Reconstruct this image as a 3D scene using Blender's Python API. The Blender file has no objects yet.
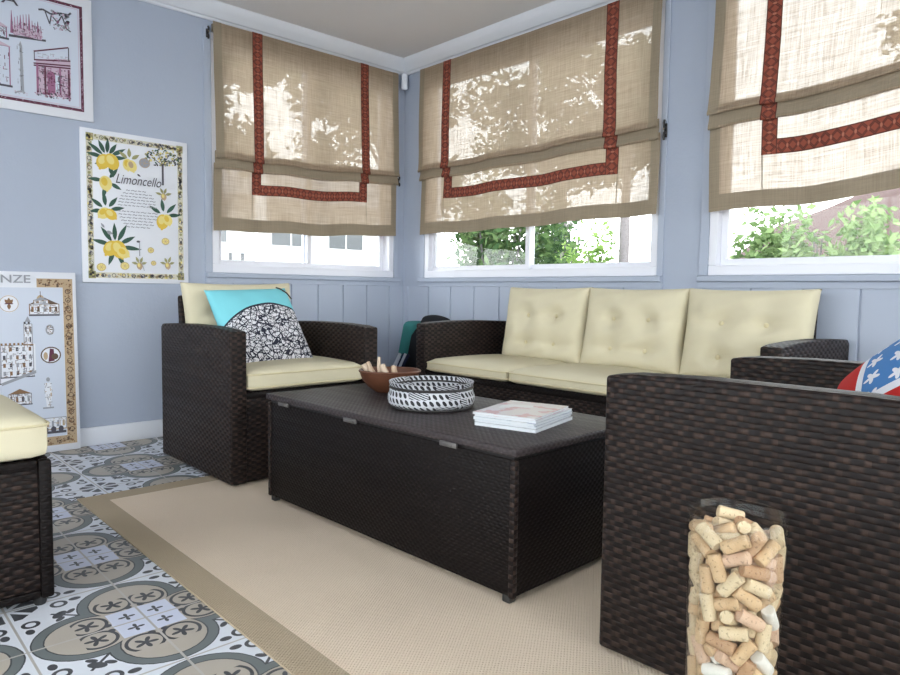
import bpy, bmesh, math, random
from mathutils import Matrix, Vector
R = random.Random(7)
PI = math.pi
SC = bpy.context.scene
COL = SC.collection

# ------------------------------------------------------------------ node maths
TREE = None
class X:
    def __init__(s, k): s.k = k
    def __add__(s, o): return mth('ADD', s, o)
    def __radd__(s, o): return mth('ADD', o, s)
    def __sub__(s, o): return mth('SUBTRACT', s, o)
    def __rsub__(s, o): return mth('SUBTRACT', o, s)
    def __mul__(s, o): return mth('MULTIPLY', s, o)
    def __rmul__(s, o): return mth('MULTIPLY', o, s)
    def __truediv__(s, o): return mth('DIVIDE', s, o)
    def __neg__(s): return mth('MULTIPLY', s, -1.0)
def put(inp, v):
    if isinstance(v, X): TREE.links.new(v.k, inp)
    elif isinstance(v, bpy.types.NodeSocket): TREE.links.new(v, inp)
    else: inp.default_value = v
def mth(op, *a):
    n = TREE.nodes.new('ShaderNodeMath'); n.operation = op
    for i, v in enumerate(a): put(n.inputs[i], v)
    return X(n.outputs[0])
def mn(a, b): return mth('MINIMUM', a, b)
def mx(a, b): return mth('MAXIMUM', a, b)
def ab(a): return mth('ABSOLUTE', a)
def fr(a): return mth('FRACT', a)
def fl(a): return mth('FLOOR', a)
def lt(a, b): return mth('LESS_THAN', a, b)
def gt(a, b): return mth('GREATER_THAN', a, b)
def sn(a): return mth('SINE', a)
def cs(a): return mth('COSINE', a)
def sq(a): return mth('SQRT', mx(a, 0.0))
def clamp01(a): return mn(mx(a, 0.0), 1.0)
def hyp(a, b): return sq(a * a + b * b)
def inside(a, lo, hi): return gt(a, lo) * lt(a, hi)
def c4(c): return (c[0], c[1], c[2], 1.0)
def mixc(f, a, b):
    n = TREE.nodes.new('ShaderNodeMix'); n.data_type = 'RGBA'
    put(n.inputs[0], f)
    for i, v in ((6, a), (7, b)):
        if isinstance(v, tuple): n.inputs[i].default_value = c4(v)
        else: put(n.inputs[i], v)
    return n.outputs[2]
def sep(sock):
    n = TREE.nodes.new('ShaderNodeSeparateXYZ'); TREE.links.new(sock, n.inputs[0])
    return X(n.outputs[0]), X(n.outputs[1]), X(n.outputs[2])
def comb(x, y, z=0.0):
    n = TREE.nodes.new('ShaderNodeCombineXYZ')
    for i, v in enumerate((x, y, z)): put(n.inputs[i], v)
    return n.outputs[0]
def tex(kind='UV'):
    n = TREE.nodes.new('ShaderNodeTexCoord'); return n.outputs[kind]
def noise(vec, scale=1.0, detail=2.0, rough=0.5):
    n = TREE.nodes.new('ShaderNodeTexNoise'); TREE.links.new(vec, n.inputs['Vector'])
    n.inputs['Scale'].default_value = scale; n.inputs['Detail'].default_value = detail
    n.inputs['Roughness'].default_value = rough
    return X(n.outputs[0])
def wnoise(vec):
    n = TREE.nodes.new('ShaderNodeTexWhiteNoise'); TREE.links.new(vec, n.inputs['Vector'])
    return X(n.outputs[0])
def voro(vec, scale, feature='DISTANCE_TO_EDGE'):
    n = TREE.nodes.new('ShaderNodeTexVoronoi'); n.feature = feature
    TREE.links.new(vec, n.inputs['Vector']); n.inputs['Scale'].default_value = scale
    return X(n.outputs[0])
def bump(height, strength=0.5, dist=0.01):
    n = TREE.nodes.new('ShaderNodeBump'); put(n.inputs['Height'], height)
    n.inputs['Strength'].default_value = strength; n.inputs['Distance'].default_value = dist
    return n.outputs[0]
def newmat(name):
    global TREE
    m = bpy.data.materials.new(name); m.use_nodes = True
    TREE = m.node_tree
    b = TREE.nodes['Principled BSDF']
    return m, b
def setb(b, color=None, rough=None, metal=None, spec=None, normal=None):
    if color is not None:
        if isinstance(color, tuple): b.inputs['Base Color'].default_value = c4(color)
        else: put(b.inputs['Base Color'], color)
    if rough is not None: put(b.inputs['Roughness'], rough)
    if metal is not None: b.inputs['Metallic'].default_value = metal
    if spec is not None: b.inputs['Specular IOR Level'].default_value = spec
    if normal is not None: TREE.links.new(normal, b.inputs['Normal'])
MATS = {}
def flat(name, color, rough=0.5, spec=0.5, metal=0.0):
    if name in MATS: return MATS[name]
    m, b = newmat(name); setb(b, color, rough, metal, spec); MATS[name] = m
    return m

# ------------------------------------------------------------------ mesh helpers
def box(bm, x0, x1, y0, y1, z0, z1, bev=0.0, seg=2, mat=0, mtx=None):
    b2 = bmesh.new()
    vs = [b2.verts.new((x, y, z)) for x in (x0, x1) for y in (y0, y1) for z in (z0, z1)]
    for f in ((0, 1, 3, 2), (4, 6, 7, 5), (0, 4, 5, 1), (2, 3, 7, 6), (0, 2, 6, 4), (1, 5, 7, 3)):
        b2.faces.new([vs[i] for i in f])
    if bev: bmesh.ops.bevel(b2, geom=list(b2.edges), offset=bev, segments=seg, profile=0.5, affect='EDGES')
    merge(bm, b2, mat, mtx)
def merge(bm, b2, mat=0, mtx=None):
    bmesh.ops.recalc_face_normals(b2, faces=list(b2.faces))
    mp = {}
    for v in b2.verts:
        mp[v] = bm.verts.new(mtx @ v.co if mtx else v.co)
    for f in b2.faces:
        try:
            g = bm.faces.new([mp[v] for v in f.verts]); g.material_index = mat
        except ValueError: pass
    b2.free()
def prism(bm, prof, axis, a0, a1, bev=0.0, mat=0, mtx=None):
    """profile of 2D points extruded along axis 'x','y' or 'z'"""
    b2 = bmesh.new()
    def P(p, a):
        return {'x': (a, p[0], p[1]), 'y': (p[0], a, p[1]), 'z': (p[0], p[1], a)}[axis]
    A = [b2.verts.new(P(p, a0)) for p in prof]; B = [b2.verts.new(P(p, a1)) for p in prof]
    n = len(prof)
    b2.faces.new(A); b2.faces.new(B[::-1])
    for i in range(n): b2.faces.new([A[i], B[i], B[(i + 1) % n], A[(i + 1) % n]])
    if bev:
        bmesh.ops.recalc_face_normals(b2, faces=list(b2.faces))
        es = [e for e in b2.edges if len(e.link_faces) == 2 and e.calc_face_angle(0) > 0.5]
        bmesh.ops.bevel(b2, geom=es, offset=bev, segments=3, profile=0.5, affect='EDGES')
    merge(bm, b2, mat, mtx)
def tube(bm, pts, r, seg=8, closed=False, mat=0, caps=True):
    pts = [Vector(p) for p in pts]; n = len(pts)
    rs = r if isinstance(r, (list, tuple)) else [r] * n
    rings = []; up = None
    for i in range(n):
        a = pts[i - 1] if (i > 0 or closed) else pts[i]
        b = pts[(i + 1) % n] if (i < n - 1 or closed) else pts[i]
        t = (b - a).normalized()
        if up is None:
            up = Vector((0, 0, 1)) if abs(t.z) < 0.9 else Vector((1, 0, 0))
        u = (up - t * up.dot(t)).normalized(); w = t.cross(u); up = u
        rings.append([bm.verts.new(pts[i] + (u * math.cos(2 * PI * k / seg) + w * math.sin(2 * PI * k / seg)) * rs[i]) for k in range(seg)])
    for i in range(n if closed else n - 1):
        A, B = rings[i], rings[(i + 1) % n]
        for k in range(seg):
            f = bm.faces.new([A[k], A[(k + 1) % seg], B[(k + 1) % seg], B[k]]); f.material_index = mat
    if not closed and caps:
        for rg in (rings[0][::-1], rings[-1]):
            f = bm.faces.new(rg); f.material_index = mat
def lathe(bm, prof, seg=48, mat=0, uvl=None, sx=1.0, sy=1.0, c=(0, 0)):
    rings = []
    for r, z in prof:
        if r < 1e-6: rings.append([bm.verts.new((c[0], c[1], z))])
        else: rings.append([bm.verts.new((c[0] + r * sx * math.cos(2 * PI * k / seg), c[1] + r * sy * math.sin(2 * PI * k / seg), z)) for k in range(seg)])
    L = 0
    for i in range(len(prof) - 1):
        A, B = rings[i], rings[i + 1]
        d = math.hypot(prof[i + 1][0] - prof[i][0], prof[i + 1][1] - prof[i][1])
        for k in range(seg):
            k2 = (k + 1) % seg
            if len(A) == 1 and len(B) == 1: continue
            if len(A) == 1: vs = [A[0], B[k2], B[k]]; uv = [(k / seg, L), ((k + 1) / seg, L + d), (k / seg, L + d)]
            elif len(B) == 1: vs = [A[k], A[k2], B[0]]; uv = [(k / seg, L), ((k + 1) / seg, L), (k / seg, L + d)]
            else:
                vs = [A[k], A[k2], B[k2], B[k]]
                uv = [(k / seg, L), ((k + 1) / seg, L), ((k + 1) / seg, L + d), (k / seg, L + d)]
            f = bm.faces.new(vs); f.material_index = mat
            if uvl is not None:
                for lp, q in zip(f.loops, uv): lp[uvl].uv = q
        L += d
def softbox(bm, w, d, h, r, crown=0.0, n=14, mtx=None, pinch=0.0, mat=0):
    """upholstered block: rounded box with a crowned top, centre bottom at origin"""
    b2 = bmesh.new()
    bmesh.ops.create_cube(b2, size=2.0)
    bmesh.ops.subdivide_edges(b2, edges=list(b2.edges), cuts=n, use_grid_fill=True)
    for v in b2.verts:
        u = v.co.copy()
        q = Vector((u.x * w / 2, u.y * d / 2, u.z * h / 2))
        core = Vector((max(-w / 2 + r, min(w / 2 - r, q.x)), max(-d / 2 + r, min(d / 2 - r, q.y)), max(-h / 2 + r, min(h / 2 - r, q.z))))
        off = q - core
        if off.length > 1e-9: q = core + off.normalized() * r
        fx, fy = 1 - u.x ** 2, 1 - u.y ** 2
        q.z += crown * (fx * fy) ** 0.6 * (1 if u.z > 0 else -0.15) * abs(u.z)
        if pinch:
            q.x *= 1 + pinch * (1 - abs(u.z)); q.y *= 1 + pinch * (1 - abs(u.z))
        v.co = q + Vector((0, 0, h / 2))
    merge(bm, b2, mat, mtx)
def pillow(bm, w, h, t, p=0.42, conc=0.05, n=26, tufts=(), depth=0.03, sig=0.05, uvl=None, mtx=None, boxy=0.0, wr=0.0, seed=0):
    """pillow in the local x (width), z (height) plane, thickness along y, centre at origin"""
    rr = random.Random(seed); ph = [rr.uniform(0, 6.28) for _ in range(6)]
    grids = []
    for s in (-1, 1):
        g = []
        for j in range(n + 1):
            row = []
            for i in range(n + 1):
                u = -math.cos(PI * i / n) * 0.5 + (-1 + 2 * i / n) * 0.5
                v = -math.cos(PI * j / n) * 0.5 + (-1 + 2 * j / n) * 0.5
                x = u * w / 2 * (1 - conc * (1 - v * v) * abs(u) ** 2)
                z = v * h / 2 * (1 - conc * (1 - u * u) * abs(v) ** 2)
                e = max(0.0, (1 - u ** 2) * (1 - v ** 2))
                th = t / 2 * e ** p
                if boxy: th = t / 2 * (boxy * (1 - max(abs(u), abs(v)) ** 10) ** 0.5 + (1 - boxy) * e ** p)
                for (tx, tz) in tufts:
                    dd = ((x - tx) ** 2 + (z - tz) ** 2)
                    th -= depth * math.exp(-dd / (2 * sig * sig)) + 0.3 * depth * math.exp(-((z - tz) / 0.02) ** 2 - ((x - tx) / 0.12) ** 2)
                th += wr * (math.sin(9 * u + 5 * v + ph[0]) + math.sin(13 * v - 6 * u + ph[1])) * min(1, e * 3)
                row.append((x, s * max(th, 0.0), z, (u + 1) / 2, (v + 1) / 2))
            g.append(row)
        grids.append(g)
    vm = {}
    def V(s, i, j):
        edge = i in (0, n) or j in (0, n)
        k = (0 if edge else s, i, j)
        if k not in vm:
            q = grids[s][j][i]; co = Vector((q[0], 0 if edge else q[1], q[2]))
            vm[k] = bm.verts.new(mtx @ co if mtx else co)
        return vm[k]
    for s in (0, 1):
        for j in range(n):
            for i in range(n):
                ids = [(i, j), (i + 1, j), (i + 1, j + 1), (i, j + 1)]
                if s == 1: ids = ids[::-1]
                f = bm.faces.new([V(s, *q) for q in ids])
                if uvl is not None:
                    for lp, q in zip(f.loops, ids):
                        gq = grids[s][q[1]][q[0]]; lp[uvl].uv = (gq[3], gq[4])
def box_uv(bm):
    uvl = bm.loops.layers.uv.verify()
    for f in bm.faces:
        n = f.normal; a = (abs(n.x), abs(n.y), abs(n.z)); m = a.index(max(a))
        for lp in f.loops:
            c = lp.vert.co
            lp[uvl].uv = (c.y, c.z) if m == 0 else (c.x, c.z) if m == 1 else (c.x, c.y)
def obj(name, bm, mats, parent=None, uv='box', angle=0.7, recalc=True, smooth=True, loc=None):
    if recalc: bmesh.ops.recalc_face_normals(bm, faces=list(bm.faces))
    bm.normal_update()
    if uv == 'box': box_uv(bm)
    me = bpy.data.meshes.new(name); bm.to_mesh(me); bm.free()
    if not isinstance(mats, (list, tuple)): mats = [mats]
    for m in mats: me.materials.append(m)
    if smooth:
        me.polygons.foreach_set('use_smooth', [True] * len(me.polygons))
        me.set_sharp_from_angle(angle=angle)
    o = bpy.data.objects.new(name, me); COL.objects.link(o)
    if parent: o.parent = parent
    if loc: o.location = loc
    return o
def pymesh(name, verts, faces, mats, parent=None, midx=None, loc=None):
    me = bpy.data.meshes.new(name); me.from_pydata(verts, [], faces)
    if not isinstance(mats, (list, tuple)): mats = [mats]
    for m in mats: me.materials.append(m)
    if midx: me.polygons.foreach_set('material_index', midx)
    o = bpy.data.objects.new(name, me); COL.objects.link(o)
    if parent: o.parent = parent
    if loc: o.location = loc
    return o
def tag(o, label=None, cat=None, group=None, kind=None):
    if label: o['label'] = label
    if cat: o['category'] = cat
    if group: o['group'] = group
    if kind: o['kind'] = kind
    return o
def thing(name, label, cat, loc=(0, 0, 0), rz=0.0, group=None, rot=None, kind=None):
    o = bpy.data.objects.new(name, None); COL.objects.link(o)
    o.empty_display_size = 0.1
    o.location = loc; o.rotation_euler = rot if rot else (0, 0, rz)
    return tag(o, label, cat, group, kind)
def dup(root, loc, rz, label):
    r = root.copy(); COL.objects.link(r); r.location = loc; r.rotation_euler = (0, 0, rz); r['label'] = label
    for ch in list(root.children):
        c = ch.copy(); COL.objects.link(c); c.parent = r
        for g in list(ch.children):
            d = g.copy(); COL.objects.link(d); d.parent = c
    return r
def NB(): return bmesh.new()

# ------------------------------------------------------------------ materials
def m_wall(name, col, bstr):
    m, b = newmat(name); p = tex('Object')
    n1 = noise(p, 90, 3); n2 = noise(p, 24, 2)
    big = noise(p, 1.3, 2)
    setb(b, mixc(big, tuple(c * 0.97 for c in col), tuple(c * 1.03 for c in col)), 0.55, spec=0.3, normal=bump(n1 * 0.5 + n2, bstr, 0.004))
    return m
WALLC = (0.385, 0.43, 0.53)
M_WALL = m_wall('blue_grey_textured_wall_paint', WALLC, 0.35)
M_TRIMB = m_wall('blue_grey_trim_paint', (0.405, 0.45, 0.55), 0.05)
M_CEIL = m_wall('ceiling_paint', (0.80, 0.79, 0.80), 0.2)
M_WHITE = flat('white_trim_paint', (0.74, 0.76, 0.82), 0.4)
M_VINYL = flat('white_window_vinyl', (0.78, 0.79, 0.86), 0.35)

def m_wicker(name, pu, pv, dark, light, bst=0.9, spec=0.15):
    m, b = newmat(name); u, v, _ = sep(tex('UV'))
    row = fl(v / pv); odd = fr(row * 0.5) * 2.0
    uu = u / pu + odd * 0.5
    fv = fr(v / pv) - 0.5
    prof = sq(1.0 - fv * fv * 3.9)
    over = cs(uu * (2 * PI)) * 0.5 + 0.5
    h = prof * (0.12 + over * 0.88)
    cell = wnoise(comb(fl(uu), row))
    strand = wnoise(comb(row, 3.0))
    fine = noise(comb(u * 30, v * 500), 1.0, 2)
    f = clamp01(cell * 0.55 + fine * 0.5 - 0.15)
    c = mixc(clamp01(f * 1.3) * clamp01(over * 2.2 - 0.7), dark, light)  # highlight put into the colour: strands lighter where they pass over
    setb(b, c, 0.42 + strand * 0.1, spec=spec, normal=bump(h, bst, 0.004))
    return m
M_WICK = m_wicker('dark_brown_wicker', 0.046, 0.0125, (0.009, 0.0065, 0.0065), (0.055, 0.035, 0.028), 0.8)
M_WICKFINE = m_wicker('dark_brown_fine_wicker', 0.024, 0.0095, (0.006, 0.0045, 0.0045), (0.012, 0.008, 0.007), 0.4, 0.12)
M_WICKTOP = m_wicker('dark_brown_table_top_wicker', 0.022, 0.010, (0.032, 0.025, 0.027), (0.058, 0.045, 0.046), 0.4, 0.3)  # lid colour lifted to violet grey, its reflected light painted in
M_DARK = flat('dark_metal_frame', (0.015, 0.013, 0.013), 0.4)
M_FOOT = flat('black_plastic_foot', (0.02, 0.02, 0.02), 0.5)

def m_fabric(name, col, scale=500, st=0.25, rough=0.85):
    m, b = newmat(name); p = tex('Object')
    n = noise(p, scale, 1); l = noise(p, 6, 3)
    setb(b, mixc(l, tuple(c * 0.95 for c in col), tuple(min(1, c * 1.04) for c in col)), rough, spec=0.15, normal=bump(n + l * 4.0, st, 0.002))
    return m
M_CREAM = m_fabric('pale_cream_cushion_fabric', (0.61, 0.555, 0.405))
M_CREAMP = m_fabric('cream_piping_fabric', (0.60, 0.53, 0.35))

# patterned cement floor tile
def m_tile():
    m, b = newmat('patterned_cement_tile'); x, y, _ = sep(tex('Object'))
    T = 0.268
    # to module coordinates -1..1 with the quatrefoil at 0,0
    px = fr((x + 1.812) / (2 * T) + 0.5) * 2.0 - 1.0
    py = fr((y - 0.612) / (2 * T) + 0.5) * 2.0 - 1.0
    ax, ay = ab(px), ab(py)
    a, c = mx(ax, ay), mn(ax, ay)
    white = (0.68, 0.70, 0.76); beige = (0.42, 0.37, 0.31); green = (0.125, 0.145, 0.145); dark = (0.035, 0.037, 0.045)
    pale = (0.58, 0.61, 0.74)
    wob0 = 0
    wob = noise(comb(x, y), 60, 2) * 0.012 - 0.006
    dl = mn(hyp(a - 0.50, c) - 0.475, hyp(a, c) - 0.47) + wob
    col = white
    # outside ornament: leaf sprouting in the notch, scrolls, corner triangles
    u, v = 1.0 - a, 1.0 - c
    s1 = (a + c) * 0.7071; s2 = (a - c) * 0.7071
    stem = inside(s1, 0.66, 0.95) * lt(ab(s2), 0.014)
    leaf = lt(hyp((s1 - 0.86) / 1.0, s2 / 1.7), 0.05)
    leaf2 = lt(hyp((s1 - 0.80) / 0.55, (s2 - 0.085) / 1.0), 0.055)
    ring = lt(ab(hyp(a - 0.865, c - 0.555) - 0.062), 0.018)
    tip = lt(hyp((a - 0.90) / 1.0, (c - 0.40) / 1.5), 0.038)
    tri = lt(mx(u, v), 0.27) * gt(ab(u - v), 0.03) * gt(mn(u, v), 0.035) * lt(u + v, 0.37) * gt(u + v, 0.09)
    o = mx(mx(mx(stem, leaf), mx(leaf2, ring)), mx(tip, tri))
    col = mixc(o, col, dark)
    # band
    col = mixc(lt(dl, 0.0), col, dark)
    col = mixc(lt(dl, -0.014), col, green)
    col = mixc(lt(dl, -0.098), col, dark)
    inn = lt(dl, -0.112)
    r = hyp(a, c)
    curl = hyp(a - 0.475, c - 0.165)
    base = mixc(mx(lt(r, 0.30), lt(a, 0.29)), beige, pale)
    ob = lt(ab(curl - 0.160), 0.016) * lt(a, 0.60)
    cb = mixc(lt(curl, 0.160), base, beige)
    cb = mixc(ob, cb, dark)
    # leaf in the curl
    def star(cx, cy, rad, k, amp, ph):
        dx, dy = a - cx, c - cy
        th = mth('ARCTAN2', dy, dx)
        return lt(hyp(dx, dy), rad * (1.0 - amp) + cs(th * k + ph) * (rad * amp))
    cb = mixc(star(0.485, 0.165, 0.108, 5.0, 0.36, 0.6), cb, dark)
    cb = mixc(lt(hyp(a - 0.33, (c - 0.06) * 1.0), 0.035), cb, dark)
    cb = mixc(star(0.135, 0.135, 0.078, 4.0, 0.42, 0.0), cb, dark)
    col = mixc(inn, col, cb)
    gx = mn(c, 1.0 - a)
    grout = lt(mn(gx, mn(ab(1.0 - c), a)), 0.011)
    col = mixc(grout, col, (0.44, 0.41, 0.38))
    wear = noise(comb(x, y), 9, 4)
    col = mixc(wear * 0.18, col, (0.30, 0.30, 0.32))
    setb(b, col, 0.38 + wear * 0.15, spec=0.4, normal=bump(mth('SUBTRACT', 1.0, grout), 0.25, 0.002))
    return m
M_TILE = m_tile()
def m_jute(name, c1, c2):
    m, b = newmat(name); x, y, z = sep(tex('Object'))
    w = sn(x * 700.0) * sn(y * 500.0)
    n = noise(tex('Object'), 220, 3); l = noise(tex('Object'), 3.5, 3)
    f = clamp01(n * 0.6 + l * 0.4 + w * 0.12)
    setb(b, mixc(f, c1, c2), 0.95, spec=0.08, normal=bump(w + n * 2.0, 0.5, 0.003))
    return m
M_JUTE = m_jute('jute_weave', (0.63, 0.50, 0.38), (0.78, 0.645, 0.51))
M_JUTEB = m_jute('jute_border_cotton', (0.38, 0.30, 0.21), (0.46, 0.37, 0.265))

def m_burlap(name, c1, c2, t0, tn, trl):
    m, b = newmat(name); u, v, _ = sep(tex('UV'))
    a1 = noise(comb(u * 420, v * 9), 1.0, 2); a2 = noise(comb(u * 9, v * 420), 1.0, 2)
    b1 = noise(comb(u * 170, v * 5), 1.0, 2); b2 = noise(comb(u * 5, v * 170), 1.0, 2)
    d = (a1 + a2 + b1 + b2) * 0.25
    dd = clamp01((d - 0.36) * 3.5)
    col = mixc(dd, c1, c2)
    df = TREE.nodes.new('ShaderNodeBsdfDiffuse'); tr = TREE.nodes.new('ShaderNodeBsdfTranslucent'); tp = TREE.nodes.new('ShaderNodeBsdfTransparent')
    put(df.inputs[0], col); put(tr.inputs[0], mixc(dd, tuple(q * 1.15 for q in c1), tuple(min(1, q * 1.15) for q in c2)))
    nb = bump(d, 0.6, 0.003); TREE.links.new(nb, df.inputs['Normal'])
    m1 = TREE.nodes.new('ShaderNodeMixShader'); m1.inputs[0].default_value = trl
    TREE.links.new(df.outputs[0], m1.inputs[1]); TREE.links.new(tr.outputs[0], m1.inputs[2])
    m2 = TREE.nodes.new('ShaderNodeMixShader')
    put(m2.inputs[0], clamp01(t0 + (dd - 0.5) * tn))
    TREE.links.new(m1.outputs[0], m2.inputs[1]); TREE.links.new(tp.outputs[0], m2.inputs[2])
    out = TREE.nodes['Material Output']; TREE.links.new(m2.outputs[0], out.inputs[0])
    TREE.nodes.remove(b)
    return m
M_BURLAP = m_burlap('open_weave_burlap', (0.27, 0.205, 0.145), (0.56, 0.44, 0.325), 0.075, 0.16, 0.30)
M_HEM = m_burlap('doubled_burlap_hem', (0.27, 0.22, 0.16), (0.35, 0.29, 0.215), 0.0, 0.0, 0.10)
def m_ribbon():
    m, b = newmat('red_woven_ribbon'); u, v, _ = sep(tex('UV'))
    z1 = ab(fr(v * 1.5) - 0.5) * 2.0
    e = ab(u - 0.5) * 2.0
    chain = ab(ab(e - z1 * 0.75) - 0.12)
    red = (0.26, 0.07, 0.045); dk = (0.07, 0.03, 0.025); lt_ = (0.40, 0.15, 0.10)
    col = mixc(lt(chain, 0.09), red, dk)
    col = mixc(lt(hyp(e * 0.8, (z1 - 0.0)), 0.22), col, lt_)
    col = mixc(gt(e, 0.86), col, dk)
    nz = noise(comb(u * 40, v * 40), 1, 1)
    col = mixc(nz * 0.4, col, red)
    setb(b, col, 0.8, spec=0.15)
    return m
M_RIB = m_ribbon()
def m_pane():
    m, b = newmat('window_glass')
    tp = TREE.nodes.new('ShaderNodeBsdfTransparent'); gl = TREE.nodes.new('ShaderNodeBsdfGlossy'); gl.inputs['Roughness'].default_value = 0.01
    tp.inputs[0].default_value = (0.97, 0.985, 0.98, 1)
    fz = TREE.nodes.new('ShaderNodeFresnel'); fz.inputs[0].default_value = 1.25
    mxs = TREE.nodes.new('ShaderNodeMixShader'); TREE.links.new(fz.outputs[0], mxs.inputs[0])
    TREE.links.new(tp.outputs[0], mxs.inputs[1]); TREE.links.new(gl.outputs[0], mxs.inputs[2])
    TREE.links.new(mxs.outputs[0], TREE.nodes['Material Output'].inputs[0]); TREE.nodes.remove(b)
    return m
M_PANE = m_pane()
M_POSTW = flat('white_poster_stock', (0.72, 0.735, 0.80), 0.55)

# ------------------------------------------------------------------ the room
XL, YB, XR, YF, ZC = -4.02, 3.247, 1.75, -2.5, 2.515
def struct(o): o['kind'] = 'structure'; return o
def slab(name, x0, x1, y0, y1, z0, z1, m):
    bm = NB(); box(bm, x0, x1, y0, y1, z0, z1); return struct(obj(name, bm, m, smooth=False))
slab('floor', XL - .15, XR + .15, YF - .15, YB + .15, -.12, 0, M_TILE)
slab('ceiling', XL - .15, XR + .15, YF - .15, YB + .15, ZC, ZC + .12, M_CEIL)
TH = .15
def wall(name, fixed, out, along0, along1, axis, holes):
    """wall slab with rectangular openings; axis 'x' means the wall lies in an x = const plane"""
    ss = sorted(set([along0, along1] + [h for q in holes for h in q[:2]]))
    bm = NB()
    for i in range(len(ss) - 1):
        s0, s1 = ss[i], ss[i + 1]
        hz = [(q[2], q[3]) for q in holes if q[0] <= s0 + 1e-6 and q[1] >= s1 - 1e-6]
        spans = [(0, ZC)] if not hz else [(0, hz[0][0]), (hz[0][1], ZC)]
        for z0, z1 in spans:
            a, b_ = sorted((fixed, fixed + out * TH))
            if axis == 'x': box(bm, a, b_, s0, s1, z0, z1)
            else: box(bm, s0, s1, a, b_, z0, z1)
    return struct(obj(name, bm, M_WALL, smooth=False))
W1 = (1.775, 3.150, .955, 2.36); W2 = (-3.775, -1.915, .955, 2.36); W3 = (-1.635, .225, .955, 2.36)
W4 = (-2.3, 0.3, .45, 2.40); W5 = (0.45, 3.05, .45, 2.40); W6 = (-3.7, -1.2, .45, 2.40); W7 = (-1.05, 1.5, .45, 2.40)  # unseen windows behind the camera, added and enlarged to brighten the room
wall('wall_left', XL, -1, YF - TH, YB + TH, 'x', [W1])
wall('wall_back', YB, 1, XL, XR, 'y', [W2, W3])
wall('wall_right', XR, 1, YF - TH, YB + TH, 'x', [W4, W5])
wall('wall_front', YF, -1, XL, XR, 'y', [W6, W7])

def WB(side):
    """box maker in wall coordinates: s along the wall, o out of the wall into the room, z up"""
    def f(bm, s0, s1, o0, o1, z0, z1, bev=0.0):
        if side == 'left': box(bm, XL + o0, XL + o1, s0, s1, z0, z1, bev)
        elif side == 'back': box(bm, s0, s1, YB - o1, YB - o0, z0, z1, bev)
        elif side == 'right': box(bm, XR - o1, XR - o0, s0, s1, z0, z1, bev)
        else: box(bm, s0, s1, YF + o0, YF + o1, z0, z1, bev)
    return f
def window(n, side, W, casing=True):
    s0, s1, z0, z1 = W; B = WB(side)
    mid = (s0 + s1) / 2
    loc = {'left': (XL, mid, z0), 'back': (mid, YB, z0), 'right': (XR, mid, z0), 'front': (mid, YF, z0)}[side]
    r = bpy.data.objects.new('window_%d' % n, None); COL.objects.link(r); r['kind'] = 'structure'; r.location = loc
    off = (-loc[0], -loc[1], -loc[2])
    def part(name, bm, m):
        o = obj(name, bm, m, r, smooth=False); o.location = off; return o
    bm = NB(); fw = .042
    B(bm, s0, s1, -.11, .006, z0, z0 + .048, .004); B(bm, s0, s1, -.11, .006, z1 - fw, z1, .004)
    B(bm, s0, s0 + fw, -.11, .006, z0 + .048, z1 - fw, .004); B(bm, s1 - fw, s1, -.11, .006, z0 + .048, z1 - fw, .004)
    part('frame', bm, M_VINYL)
    a0, a1, b0, b1 = s0 + fw, s1 - fw, z0 + .048, z1 - fw
    for k, (q0, q1, od) in enumerate(((a0, mid + .02, -.05), (mid - .02, a1, -.085))):
        bm = NB(); sw = .032
        B(bm, q0, q1, od - .012, od + .016, b0, b0 + sw, .003); B(bm, q0, q1, od - .012, od + .016, b1 - sw, b1, .003)
        B(bm, q0, q0 + sw, od - .012, od + .016, b0 + sw, b1 - sw, .003); B(bm, q1 - sw, q1, od - .012, od + .016, b0 + sw, b1 - sw, .003)
        s = part('sash', bm, M_VINYL)
        bm = NB(); B(bm, q0 + sw, q1 - sw, od, od + .004, b0 + sw, b1 - sw)
        p = obj('pane', bm, M_PANE, s, smooth=False)
    if casing:
        bm = NB(); B(bm, s0 - .045, s1 + .045 if side == 'left' else s1 + .035, 0, .034, z0 - .030, z0 - .002, .004)
        B(bm, s0 - .045, s1 + .045 if side == 'left' else s1 + .035, 0, .016, z0 - .062, z0 - .030, .003)
        part('sill', bm, M_TRIMB)
        bm = NB(); B(bm, s0 - .045, s0 - .001, 0, .010, z0, z1 + .02, .002); B(bm, s1 + .001, s1 + .035, 0, .010, z0, z1 + .02, .002)
        part('casing', bm, M_TRIMB)
    return r
window(1, 'left', W1); window(2, 'back', W2); window(3, 'back', W3)
window(4, 'right', W4); window(5, 'right', W5); window(6, 'front', W6); window(7, 'front', W7)  # out of view, added for more even light indoors

# panelling below the windows: boards with narrow grooves between them
def panel(name, side, s0, s1, grooves, z0, z1):
    pts = [(s0, 0)]; d = .012
    pts += [(s0, d)]
    for g in grooves:
        pts += [(g - .006, d), (g - .003, .003), (g + .003, .003), (g + .006, d)]
    pts += [(s1, d), (s1, 0)]
    if side == 'left': prof = [(XL + o, s) for s, o in pts]
    else: prof = [(s, YB - o) for s, o in pts]
    bm = NB(); prism(bm, prof, 'z', z0, z1)
    return struct(obj(name, bm, M_TRIMB, smooth=False))
panel('trim_1', 'left', 1.73, 3.235, [1.9 + .201 * i for i in range(7)], .10, .893)
panel('trim_2', 'back', -4.005, XR - .01, [-3.95 + .2305 * i for i in range(25) if -3.95 + .2305 * i < 1.7], .10, .893)
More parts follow.
